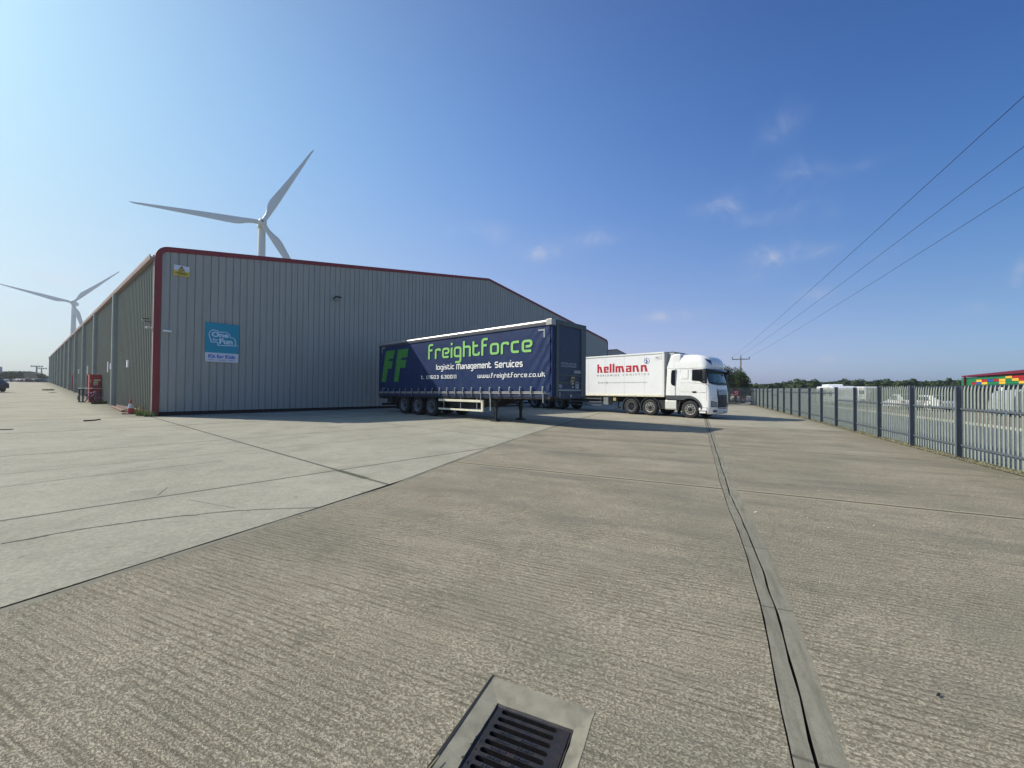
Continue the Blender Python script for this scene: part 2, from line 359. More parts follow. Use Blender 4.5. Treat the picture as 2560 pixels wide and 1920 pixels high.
kerb_m = mat('kerb_concrete', (0.42, 0.40, 0.34), 0.9, 0, 0.2, 6)

def struct(mb, name, m, **k):
    o = mb.build(name, m, fix=False, **k); o['kind'] = 'structure'; return o
def sheet(fa, fb, ms, nc, dz=0.0):
    "ribbon of ground between n = fa(m) and n = fb(m)"
    b = MB()
    def fn(m, k):
        n = fa(m)+(fb(m)-fa(m))*k; x, y = mn(m, n); return (x, y, gz(x, y)+dz)
    b.grid(fn, ms, [i/nc for i in range(nc+1)], flip=True)
    return b
def interp(T):
    def f(m):
        if m <= T[0][0]: return T[0][1]
        for (a, x), (b, y) in zip(T, T[1:]):
            if m <= b: return x+(y-x)*(m-a)/(b-a)
        return T[-1][1]
    return f
edge = interp([(-40,-4.65),(5.5,-4.63),(9.5,-5.03),(12.8,-5.29),(21.8,-5.6),(60,-6.1)])
ndc = interp([(-40,.42),(0,.46),(2.24,.515),(3.6,.575),(4.7,.605),(6.2,.575),(7.64,.55),(12,.58),(26,.68),(60,.9)])
nd = lambda m: ndc(m)+0.005*sin(m*2.3)+0.003*sin(m*7.1+1)
JG = 0
slA = lambda m: nd(m)-0.008-0.003*sin(m*11); slB = lambda m: nd(m)+0.009+0.003*sin(m*9)+0.006*max(0, min(1, (m-4)/8))
stA = lambda m: ndc(m)-0.105-0.006*sin(m*3.1); stB = lambda m: ndc(m)+0.12+0.006*sin(m*2.7)
nF = lambda m: 6.12
def ms(a, b, st): 
    n = max(2, int((b-a)/st)+1); return lsp(a, b, n)
G0, G1 = 1.36, 2.155            # gully surround along m
gA, gB = lambda m: -1.06, lambda m: -0.46
rib = MB()
edgR = lambda m: edge(m)+0.12
for a, b, fa, fb, nc in ((-12, G0, edgR, stA, 16), (G0, G1, edgR, gA, 12), (G0, G1, gB, stA, 3), (G1, 8, edgR, stA, 16), (8, 21.6, edgR, stA, 12), (-12, 8, stB, nF, 12), (8, 21.6, stB, nF, 10)):
    s_ = sheet(fa, fb, ms(a, b, 0.5), nc); rib.add(s_.v, s_.f)
struct(rib, 'yard_concrete', g_rib)
lg = MB()
for fa, fb, nc in ((edgR, stA, 10), (stB, nF, 8)):
    s_ = sheet(fa, fb, ms(21.6, 53.0, 1.0), nc); lg.add(s_.v, s_.f)
struct(lg, 'yard_concrete_pale', g_lig)
struct(sheet(lambda m: edge(m)+0.022+0.006*sin(m*5), edgR, ms(-12, 53, 0.25), 2, -0.002), 'slab_edge', g_str)
struct(sheet(lambda m: edge(m)-.01, lambda m: edge(m)+.05, ms(-12, 53, 0.5), 1, -0.02), 'slab_joint', dark_pit)
struct(sheet(lambda m: -150, edge, ms(-30, 150, 2.0), 80), 'apron_concrete', g_apr)
# drainage channel: two smooth shoulders and an open slot between them
ch = MB()
def shoulder(fa, fb, za, zb_, ms_):
    b = MB()
    def fn(m, k):
        n = fa(m)+(fb(m)-fa(m))*k; x, y = mn(m, n); return (x, y, gz(x, y)+za+(zb_-za)*k)
    b.grid(fn, ms_, [0, .5, 1], flip=True); ch.add(b.v, b.f)
mm = ms(-12, 53, 0.16)
shoulder(lambda m: stA(m)+.010+.004*noise.noise(Vector((m*9, 0, 0))), slA, -0.004, -0.005, mm); shoulder(slB, lambda m: stB(m)+.003, -0.005, -0.003, mm)
def wall_(fn_, top, ms_, flip):
    b = MB(); b.grid(lambda m, k: (*mn(m, fn_(m)), gz(*mn(m, fn_(m)))-0.005+k*(-0.10)), ms_, [0, 1], flip=flip); ch.add(b.v, b.f)
wall_(slA, 0, mm, False); wall_(slB, 0, mm, True)
struct(ch, 'drain_channel', g_str)
struct(sheet(lambda m: stA(m)-.01, lambda m: stA(m)+.03, mm, 1, -0.02), 'channel_joint', dark_pit)
struct(sheet(lambda m: nd(m)-.06, lambda m: nd(m)+.06, mm, 1, -0.105), 'drain_channel_bed', dark_pit)
# land all round, a little below the slabs
ter = MB()
rr = [0, 6, 12, 20, 30, 45, 60, 80, 100, 130, 170, 220, 300, 450, 700, 1100, 1800, 3000]
ter.grid(lambda r, a: (r*cos(a), r*sin(a), gz(r*cos(a), r*sin(a))-0.28), rr, lsp(0, 2*pi, 73), flip=False)
struct(ter, 'ground', earth)
# road, kerb and rough gravel beyond the fence
struct(sheet(lambda m: 6.62, lambda m: 13.55, ms(-30, 130, 2.0), 6, 0.0), 'road', asphalt)
struct(sheet(lambda m: 6.12, lambda m: 6.62, ms(-12, 53, 0.5), 4, 0.012), 'grass_verge', verge_m)
kb = MB()
for a in ms(-30, 130, 0.92):
    def kf(m, n, z): x, y = mn(m, n); return (x, y, gz(x, y)+z)
    w = 0.9
    P = [kf(a, 13.55, -0.05), kf(a, 13.55, .10), kf(a, 13.57, .12), kf(a, 13.70, .12), kf(a, 13.70, -.05)]
    Q = [kf(a+w, 13.55, -0.05), kf(a+w, 13.55, .10), kf(a+w, 13.57, .12), kf(a+w, 13.70, .12), kf(a+w, 13.70, -.05)]
    kb.add(P+Q, [(i, i+1, i+6, i+5) for i in range(4)]+[(0, 1, 2, 3, 4), (9, 8, 7, 6, 5)])
o = kb.build('kerb', kerb_m); o['kind'] = 'structure'
struct(sheet(lambda m: 13.70, lambda m: 70.0, ms(-30, 130, 2.0), 20, 0.05), 'gravel_ground', gravel_m)

# ------------------------------------------------------------------ warehouse
clad = mat('grey_cladding', (0.40, 0.39, 0.335), 0.5, 0.0, 0.05, 0.6, 0.05, 8, dirt=((0.16, 0.17, 0.165), 0.35, 1.2), stretch=(3, 3, .35))
clad2 = mat('grey_green_cladding', lin(118, 121, 108), 0.5, 0.2, 0.05, 0.8, 0.0, 8, dirt=((0.12, 0.12, 0.09), 0.12, 1.0), stretch=(3, 3, .3))
redm = mat('red_trim', lin(142, 44, 46), 0.42, 0.1, 0.1, 1.5, dirt=((0.16, 0.05, 0.04), 0.5, 2))
gutm = mat('gutter_sunlit_pink', lin(158, 132, 128), 0.5, 0.1, 0.14, 2, dirt=((0.14, 0.12, 0.10), 0.6, 3))  # pale red as it looks in the sun, the light put into the colour
roofm = mat('roof_sheet', lin(130, 134, 132), 0.6, 0.2, 0.1, 1)
pipe_m = mat('downpipe_grey', lin(138, 146, 140), 0.45, 0.2, 0.12, 2)
brickb = mat('dark_plinth', (0.016, 0.014, 0.016), 0.9, 0, 0.3, 6)
Wd, HE, HA, LG = 46.6, 8.5, 11.80, 110.8
PIT = 1/3.0
R_E = 0.52                                     # rounding of the eaves
def roof_z(s): return HE+(HA-HE)*(1-abs(s-Wd/2)/(Wd/2))
def top_at(s):
    "height of the gable end, rounded at the eaves"
    e = min(s, Wd-s)
    z = roof_z(s)
    if e < R_E:
        z = roof_z(s)-(R_E-sqrt(max(0, R_E**2-(R_E-e)**2)))*0.95
    return z
def groove_profile(a, b, pitch, depth, w=0.055):
    "list of (along, inset) for profiled sheet, narrow grooves"
    out = [(a, 0.0)]; k = a+pitch*0.62
    j_ = 0
    while k < b-w:
        j_ += 1; w = 0.085 if j_ % 3 == 0 else 0.05
        out += [(k-w*0.5, 0.0), (k-w*0.28, depth), (k+w*0.28, depth), (k+w*0.5, 0.0)]; 
        out += [(k+pitch*0.38, 0.0), (k+pitch*0.40, 0.006), (k+pitch*0.62-0.02, 0.006), (k+pitch*0.62-0.012, 0.0)] if pitch > .3 and k+pitch < b else []
        k += pitch
    out.append((b, 0.0)); return out
def warehouse(loc, label, length, detail=True):
    t_ = thing('warehouse', label, 'warehouse', loc, 0)
    def P(s, t, z): return (UX*s+VX*t, UY*s+VY*t, z)
    # gable wall facing the yard
    g = MB(); vs = []; fs = []
    prof = groove_profile(0.0, Wd, PIT, 0.045)
    for s, i in prof: vs += [P(s, i, 0.47), P(s, i, max(0.5, top_at(s)-0.10))]
    n = len(prof); g.add(vs, [(2*i, 2*i+2, 2*i+3, 2*i+1) for i in range(n-1)])
    g.build('gable_wall', clad, t_, fix=False); g = MB()
    g.add([P(0, length, -.5), P(Wd, length, -.5), P(Wd, length, HE-.2), P(Wd/2, length, HA-.1), P(0, length, HE-.2)], [(4, 3, 2, 1, 0)])
    g.build('rear_gable', clad, t_, fix=False)
    # long wall (profiled, ribs standing out)
    b = MB(); vs = []
    k = 0.0; pr = []
    while k < length-0.5:
        pr += [(k, 0), (k+.24, 0), (k+.27, -.07), (k+.34, -.07), (k+.37, 0)]; k += .45
    pr.append((length, 0))
    for t, i in pr: vs += [P(i, t, -0.6), P(i, t, HE-R_E+.1)]
    n = len(pr); b.add(vs, [(2*i+2, 2*i, 2*i+1, 2*i+3) for i in range(n-1)])
    b.build('side_wall', clad2, t_, fix=False)
    b = MB(); b.add([P(Wd, 0, -.6), P(Wd, 0, HE-.3), P(Wd, length, HE-.3), P(Wd, length, -.6)], [(0, 3, 2, 1)]); b.build('side_wall', clad2, t_, fix=False)
    # roof with the curved eave sheets
    b = MB(); cs = []
    for q in range(9):
        a = q/8*pi/2*0.93; cs.append((R_E-R_E*cos(a), HE-R_E+R_E*sin(a)*0.98))
    cs = [(-0.02, HE-R_E-0.1)]+cs
    full = cs+[(Wd/2, HA-.02)]+[(Wd-x, z) for x, z in cs[::-1]]
    pr2 = [t for t, i in pr]; off = [i for t, i in pr]
    vs = []; m_ = len(full)
    for t, i in zip(pr2, off):
        for (s, z) in full: vs.append(P(s, t, z-i*0.8))
    b.add(vs, [(i*m_+j, (i+1)*m_+j, (i+1)*m_+j+1, i*m_+j+1) for i in range(len(pr2)-1) for j in range(m_-1)])
    b.build('roof', roofm, t_, smooth=30, fix=False)
    # black plinth
    b = MB(); b.box(0.02, Wd-.02, 0.03, .3, -.6, .475); b.shift(lambda x, y, z: P(x, y, z)); b.build('plinth', brickb, t_)
    # red verge and corner trim
    b = MB(); o1 = []; o2 = []
    o1.append((0.0-.03, -0.3)); o2.append((0.20, -0.3))
    o1.append((-.03, HE-R_E)); o2.append((0.20, HE-R_E-.02))
    for q in range(1, 10):
        a = q/9*pi/2*0.93
        o1.append((R_E-(R_E+.03)*cos(a), HE-R_E+(R_E+.05)*sin(a))); o2.append((R_E-(R_E-.205)*cos(a), HE-R_E+(R_E-.20)*sin(a)))
    o1.append((Wd/2, HA+.05)); o2.append((Wd/2, HA-.15))
    for (x, z) in o1[::-1][1:]: o1.append((Wd-x, z)) if False else None
    L1 = o1+[(Wd-x, z) for x, z in o1[:-1][::-1]]; L2 = o2+[(Wd-x, z) for x, z in o2[:-1][::-1]]
    # right hand trims are slim
    vs = []
    for (x1, z1), (x2, z2) in zip(L1, L2):
        if x1 > Wd-0.7 and z2 < HE-.5: x2 = Wd-.12
        vs += [P(x1, -.035, z1), P(x2, -.035, z2), P(x1, .25, z1), P(x2, .02, z2)]
    n = len(L1); fs = []
    for i in range(n-1):
        a, c = 4*i, 4*(i+1)
        fs += [(a, c, c+1, a+1), (a+2, c+2, c, a), (a+1, c+1, c+3, a+3)]
    b.add(vs, fs); b.build('verge_trim', redm, t_, smooth=40)
    if not detail: return t_
    # slim strip for the corner trim's long side, sunlight put into its pale colour
    b = MB(); b.box(-.062, -.035, -.02, .16, .12, HE-R_E-.02); b.shift(lambda x, y, z: P(x, y, z)); b.build('corner_lit_face', gutm, t_)
    # gutter under the curved sheets
    b = MB(); pts = [(-.05, HE-.72), (-.23, HE-.72), (-.26, HE-.60), (-.26, HE-.50), (-.235, HE-.50), (-.21, HE-.60), (-.05, HE-.60)]
    b.prism(pts, lambda a, z, d: P(a, d, z), -.12, length); b.build('gutter', gutm, t_)
    # column casings / downpipe covers along the side wall
    for q, tt in enumerate(COLS):
        b = MB(); pts = [(-.04, tt-.20), (-.24, tt-.18), (-.30, tt-.11), (-.30, tt+.11), (-.24, tt+.18), (-.04, tt+.20)]
        b.prism(pts, lambda a, c_, d: P(a, c_, d), gz(*ts(tt, 0)[:2])-.1, HE-.72); b.build('column_casing', pipe_m, t_)
    # timber-like base plank lying against the first bay is its own thing; here the base flashing
    b = MB(); b.box(-.07, -.03, 1.0, 13.2, .20, .52); b.shift(lambda x, y, z: P(x, y, z)); b.build('base_flashing', gutm, t_)
    # fire exit frames, red, standing out of the long wall
    for tt, hh in ((27.5, 1.9), (45.2, 1.8)):
        b = MB(); z0 = gz(*ts(tt, 0)[:2])
        b.box(-.17, -.05, tt, tt+.12, z0, z0+hh+.3); b.box(-.17, -.05, tt+1.1, tt+1.22, z0, z0+hh+.3); b.box(-.15, -.05, tt+.12, tt+1.1, z0+hh+.1, z0+hh+.3)
        b.shift(lambda x, y, z: P(x, y, z)); b.build('door_frame', redm, t_)
    return t_
COLS = [11.7, 22.8, 32.3, 41.4, 50.0, 58.3, 66.4, 74.5, 82.6, 90.6, 98.6, 105.5]
warehouse((CX, CY, 0), 'long grey corrugated warehouse with red trim, nearest, its gable behind the blue trailer', LG)
ap = pixdir(1541.7, 872.4); k_ = (11.85-CAM_H)/ap.z; a2x, a2y = ap.x*k_, ap.y*k_
warehouse((a2x-UX*Wd/2, a2y-UY*Wd/2, 0), 'farther grey warehouse, only its gable top showing above the white trailer', 60, detail=False)

# ------------------------------------------------------------------ lettering
def text_mesh(body, size=1.0, bold=0.0, space=1.0, align='LEFT'):
    cu = bpy.data.curves.new('t', 'FONT'); cu.body = body; cu.size = size; cu.offset = bold; cu.space_character = space; cu.align_x = align
    cu.resolution_u = 3
    o = bpy.data.objects.new('t', cu); COL.objects.link(o)
    bpy.context.view_layer.update()
    me = bpy.data.meshes.new_from_object(o.evaluated_get(bpy.context.evaluated_depsgraph_get()))
    v = [(p.co.x, p.co.y) for p in me.vertices]; f = [tuple(p.vertices) for p in me.polygons]
    bpy.data.objects.remove(o); bpy.data.curves.remove(cu); bpy.data.meshes.remove(me)
    return v, f
def place_text(mb, vf, x0, x1, y0, y1, fn):
    "fit 2D glyph mesh to the box and map it by fn(x, y)"
    v, f = vf; ax = min(p[0] for p in v); bx = max(p[0] for p in v); ay = min(p[1] for p in v); by = max(p[1] for p in v)
    mb.add([fn(x0+(p[0]-ax)/(bx-ax)*(x1-x0), y0+(p[1]-ay)/(by-ay)*(y1-y0)) for p in v], f)
b_, t_ = .11, .89
GL = {  # centre lines in units of the x height
 'f': ([[(.0,0),(0,1.38),(.5,1.38)], [(0,.86),(.42,.86)]], .58), 'r': ([[(0,0),(0,t_),(.52,t_),(.52,.72)]], .62),
 'e': ([[(.66,b_),(0,b_),(0,t_),(.66,t_),(.66,.47),(.22,.47)]], .74), 'i': ([[(0,0),(0,.95)], [(0,1.16),(0,1.38)]], .10),
 'g': ([[(.64,b_),(0,b_),(0,t_),(.64,t_),(.64,-.42),(.08,-.42)]], .74), 'h': ([[(0,0),(0,1.42)], [(0,t_),(.64,t_),(.64,0)]], .74),
 't': ([[(0,1.3),(0,b_),(.56,b_),(.56,.34)], [(0,t_),(.46,t_)]], .64), 'o': ([[(.3,b_),(0,b_),(0,t_),(.64,t_),(.64,b_),(.28,b_)]], .74),
 'c': ([[(.58,b_),(0,b_),(0,t_),(.58,t_)]], .66), 'l': ([[(0,0),(0,1.42)]], .10), 's': ([[(0,b_),(.55,b_),(.55,.5),(0,.5),(0,t_),(.55,t_)]], .65),
 'm': ([[(0,0),(0,t_),(1.0,t_),(1.0,0)], [(.5,0),(.5,t_)]], 1.1), 'M': ([[(0,0),(0,1.12),(1.15,1.12),(1.15,0)], [(.58,0),(.58,1.12)]], 1.28),
 'a': ([[(.06,t_),(.62,t_),(.62,b_),(0,b_),(0,.5),(.60,.5)]], .72), 'n': ([[(0,0),(0,t_),(.62,t_),(.62,0)]], .72),
 'S': ([[(0,b_),(.72,b_),(.72,.62),(0,.62),(0,1.13),(.72,1.13)]], .84), 'v': ([[(0,1),(0,b_),(.62,b_),(.62,1)]], .72), 'u': ([[(0,1),(0,b_),(.62,b_),(.62,1)]], .72),
 'w': ([[(0,1),(0,b_),(1.0,b_),(1.0,1)], [(.5,b_),(.5,1)]], 1.1), 'k': ([[(0,0),(0,1.4)], [(0,.5),(.6,.5),(.6,0)], [(-.02,.98),(.6,.98)]], .72),
 '.': ([[(0,0),(0,.2)]], .10), ' ': ([], .35), '0': ([[(.3,b_),(0,b_),(0,1.1),(.6,1.1),(.6,b_),(.28,b_)]], .72), '1': ([[(0,1.1),(.2,1.1),(.2,0)]], .30),
 '6': ([[(.58,1.1),(0,1.1),(0,b_),(.6,b_),(.6,.6),(0,.6)]], .72), '3': ([[(0,1.1),(.6,1.1),(.6,b_),(0,b_)], [(.14,.6),(.58,.6)]], .72)}
def round_path(pts, r):
    out = [Vector(pts[0])]
    for a, b, c in zip(pts, pts[1:], pts[2:]):
        a, b, c = Vector(a), Vector(b), Vector(c); d1 = (a-b); d2 = (c-b); rr_ = min(r, d1.length*0.48, d2.length*0.48)
        p = b+d1.normalized()*rr_; q = b+d2.normalized()*rr_
        for i in range(6):
            t = i/5; out.append(p*(1-t)**2+b*2*t*(1-t)+q*t*t)
    out.append(Vector(pts[-1])); return out
def stroke_text(s, w=.2, gap=.24, slant=0.0):
    V_ = []; F_ = []; x = 0
    for chn in s:
        paths, adv = GL[chn]
        for p in paths:
            P = round_path(p, .2); n = len(P); base = len(V_)
            for i, q in enumerate(P):
                d = (P[min(i+1, n-1)]-P[max(i-1, 0)]).normalized(); nn = Vector((-d.y, d.x))
                for sg in (1, -1):
                    z = q+nn*sg*w/2; V_.append((x+z.x+slant*z.y, z.y))
            F_ += [(base+2*i, base+2*i+1, base+2*i+3, base+2*i+2) for i in range(n-1)]
        x += adv+gap
    return V_, F_

# ------------------------------------------------------------------ signs, lamp and cameras on the gable
white_p = mat('white_paint', lin(228, 228, 222), 0.45, 0, 0.04, 2)
white_s = mat('white_sign', lin(222, 222, 228), 0.35, 0, 0.04, 2)
teal = mat('teal_sign', lin(20, 150, 175), 0.4, 0, 0.05, 2)
blue_t = mat('blue_lettering', lin(60, 110, 190), 0.5, 0, 0.02)
pale_t = mat('pale_lettering', lin(205, 226, 240), 0.5, 0, 0.02)
yel = mat('yellow_sign', lin(225, 200, 70), 0.45, 0, 0.06, 4)
blk = mat('black_plastic', (0.018, 0.018, 0.02), 0.5, 0, 0.2, 8)
dkg = mat('dark_grey_plastic', (0.05, 0.054, 0.06), 0.55, 0, 0.15, 6)
metal = mat('galvanised_steel', lin(150, 156, 158), 0.45, 0.6, 0.15, 6)
def gab(off): return lambda s, z: (CX+UX*s+VX*off, CY+UY*s+VY*off, z)   # point on the gable, off < 0 in front
def gbox(mb, s0, s1, z0, z1, o0, o1):
    mb.box(s0, s1, o0, o1, z0, z1); n = len(mb.v)-8
    for i in range(n, n+8):
        x, y, z = mb.v[i]; mb.v[i] = (CX+UX*x+VX*y, CY+UY*x+VY*y, z)
sg = MB(); gbox(sg, 2.0, 3.50, 3.02, 5.06, -.06, -.02)
sg = sg.build('shop_sign', teal, bevel=.004); tag(sg, 'square teal sign reading One for Fun, fixed to the grey gable', 'sign')
b = MB(); f6 = gab(-.064); f5 = gab(-.067); f4 = gab(-.070)
b.add([f6(2.0, 3.02), f6(3.5, 3.02), f6(3.5, 3.50), f6(2.0, 3.50)], [(0, 1, 2, 3)]); b.build('lower_panel', white_s, sg)
b = MB(); place_text(b, text_mesh('Kit for Kids', 1, .03), 2.14, 3.33, 3.21, 3.42, f4)
for a, c in ((2.14, 2.40), (2.56, 2.92), (3.06, 3.32)): b.add([f4(a, 3.115), f4(c, 3.115), f4(c, 3.135), f4(a, 3.135)], [(0, 1, 2, 3)])
b.build('lettering', blue_t, sg)
b = MB()
place_text(b, text_mesh('One', 1, .045), 2.26, 3.02, 4.32, 4.60, f4); place_text(b, text_mesh('for', 1, .03), 2.30, 2.56, 4.12, 4.26, f4); place_text(b, text_mesh('Fun', 1, .05), 2.60, 3.22, 3.98, 4.27, f4)
# outline of the logo
ol = [(2.19, 4.30), (2.15, 4.44), (2.20, 4.60), (2.34, 4.69), (2.52, 4.66), (2.58, 4.60), (2.90, 4.62), (3.05, 4.54), (3.10, 4.36), (3.24, 4.35), (3.33, 4.24), (3.36, 3.93), (2.55, 3.90), (2.54, 4.05), (2.26, 4.05), (2.19, 4.30)]
V_, F_ = [], []; P = [Vector(p) for p in ol]
for i in range(len(P)-1):
    d = (P[i+1]-P[i]).normalized(); nn = Vector((-d.y, d.x))*.022; e = d*.012
    n = len(V_); V_ += [P[i]-e+nn, P[i]-e-nn, P[i+1]+e-nn, P[i+1]+e+nn]; F_.append((n, n+1, n+2, n+3))
b.add([f5(p.x, p.y) for p in V_], F_); b.add([f5(3.34, 3.93), f5(3.48, 3.93), f5(3.48, 3.955), f5(3.34, 3.955)], [(0, 1, 2, 3)])
b.build('lettering', pale_t, sg)
sg = MB(); gbox(sg, .66, 1.29, 7.22, 7.74, -.06, -.02); sg = sg.build('warning_sign', yel, bevel=.003); tag(sg, 'small white and yellow hazard sign high beside the red corner trim', 'sign')
b = MB(); f6 = gab(-.064); f4 = gab(-.068)
b.add([f6(.66, 7.47), f6(1.29, 7.47), f6(1.29, 7.74), f6(.66, 7.74)], [(0, 1, 2, 3)]); b.build('upper_panel', white_s, sg)
b = MB(); b.add([f4(.85, 7.49), f4(1.09, 7.49), f4(.97, 7.70)], [(0, 1, 2)]); b.build('triangle', yel, sg)
b = MB(); f4 = gab(-.072)
for a, c, d_ in (((.85,7.49),(1.09,7.49),.012), ((1.09,7.49),(.97,7.70),.012), ((.97,7.70),(.85,7.49),.012), ((.97,7.56),(.97,7.65),.012), ((.97,7.515),(.97,7.535),.014)):
    A_, B_ = Vector(a), Vector(c); d = (B_-A_).normalized(); nn = Vector((-d.y, d.x))*d_
    b.add([f4(*(A_+nn)), f4(*(A_-nn)), f4(*(B_-nn)), f4(*(B_+nn))], [(0, 1, 2, 3)])
for a, c, z in ((.84, 1.10, 7.42), (.74, 1.22, 7.36), (.70, 1.25, 7.32), (.80, 1.15, 7.28)): b.add([f4(a, z), f4(c, z), f4(c, z+.018), f4(a, z+.018)], [(0, 1, 2, 3)])
b.build('markings', blk, sg)
# floodlight
fl = thing('floodlight', 'grey floodlight high on the gable wall, tilted down over the yard', 'lamp', (CX+UX*8.9, CY+UY*8.9, 7.35), atan2(UY, UX))
b = MB(); b.box(-.20, .20, -.46, -.12, -.05, .07, Matrix.Rotation(radians(-22), 3, 'X')); b.box(-.17, .17, -.5, -.47, -.03, .05, Matrix.Rotation(radians(-22), 3, 'X')); b.build('housing', dkg, fl, bevel=.015)
b = MB(); b.tube([(0, 0, -.02), (0, -.14, .02), (0, -.22, .0)], .03); b.box(-.07, .07, -.03, .0, -.12, .1); b.build('bracket', metal, fl)
b = MB(); b.box(-.17, .17, -.44, -.15, -.06, -.052, Matrix.Rotation(radians(-22), 3, 'X')); b.build('lens', mat('lamp_glass', (.5, .52, .55), .15), fl)
def cctv(loc, rz, label, sc=1):
    c = thing('security_camera', label, 'camera', loc, rz)
    b = MB(); b.lathe([(0, 0), (0, .045), (.03, .05), (.26, .05), (.28, .056), (.30, .052), (.30, 0)], (0, -.08, 0), (.8, -.55, -.12), 16); b.build('body', white_p, c, smooth=40)
    b = MB(); b.tube([(0, 0, 0), (0, -.08, 0)], .022); b.box(-.05, .05, -.012, 0, -.05, .05); b.build('bracket', white_p, c)
    return c
cctv((CX+UX*.34-VX*.04, CY+UY*.34-VY*.04, 4.42), atan2(UY, UX), 'white bullet security camera on the gable beside the red corner trim')
c = cctv((CX-UX*.06+VX*.3, CY-UY*.06+VY*.3, 4.55), atan2(UY, UX)-pi/2, 'white bullet security camera round the corner on the long side wall')
b = MB(); b.tube([ts(.9, -.05, 5.05), ts(.8, -.3, 5.0), ts(.55, -.42, 4.95), ts(.35, -.35, 4.85), ts(.2, -.12, 4.8)], .022); tag(b.build('cable_conduit', blk), 'short dark cable looping off the long wall above the camera', 'cable')
# small white notices and fittings on the long wall
for tt, z, hh, ww, lb in ((7.0, 3.03, .42, .16, 'first small white notice on the long wall, nearest the red corner'), (15.4, 3.1, .75, .10, 'tall white plate on the long wall just above the red fire cabinet'), (14.0, 3.1, .42, .12, 'short white plate on the long wall between casing and red cabinet'),
                     (24.5, 3.0, .5, .14, 'small white plate above the red door frame on the long wall'), (29.5, 3.2, .85, .12, 'long white plate on the far part of the long wall'), (38.5, 3.3, .5, .12, 'small white notice on the far long wall, farthest but one'), (43.5, 3.3, .8, .12, 'pale plate on the far long wall, farthest of the row')):
    b = MB(); b.box(-.11, -.045, tt-ww, tt+ww, z-hh/2, z+hh/2); b.box(-.13, -.11, tt-ww*.8, tt+ww*.8, z+hh/2-.06, z+hh/2-.02)
    b.shift(lambda x, y, zz: (CX+UX*x+VX*y, CY+UY*x+VY*y, zz)); tag(b.build('wall_notice', white_s, bevel=.004), lb, 'notice', 'white plates along the side wall')

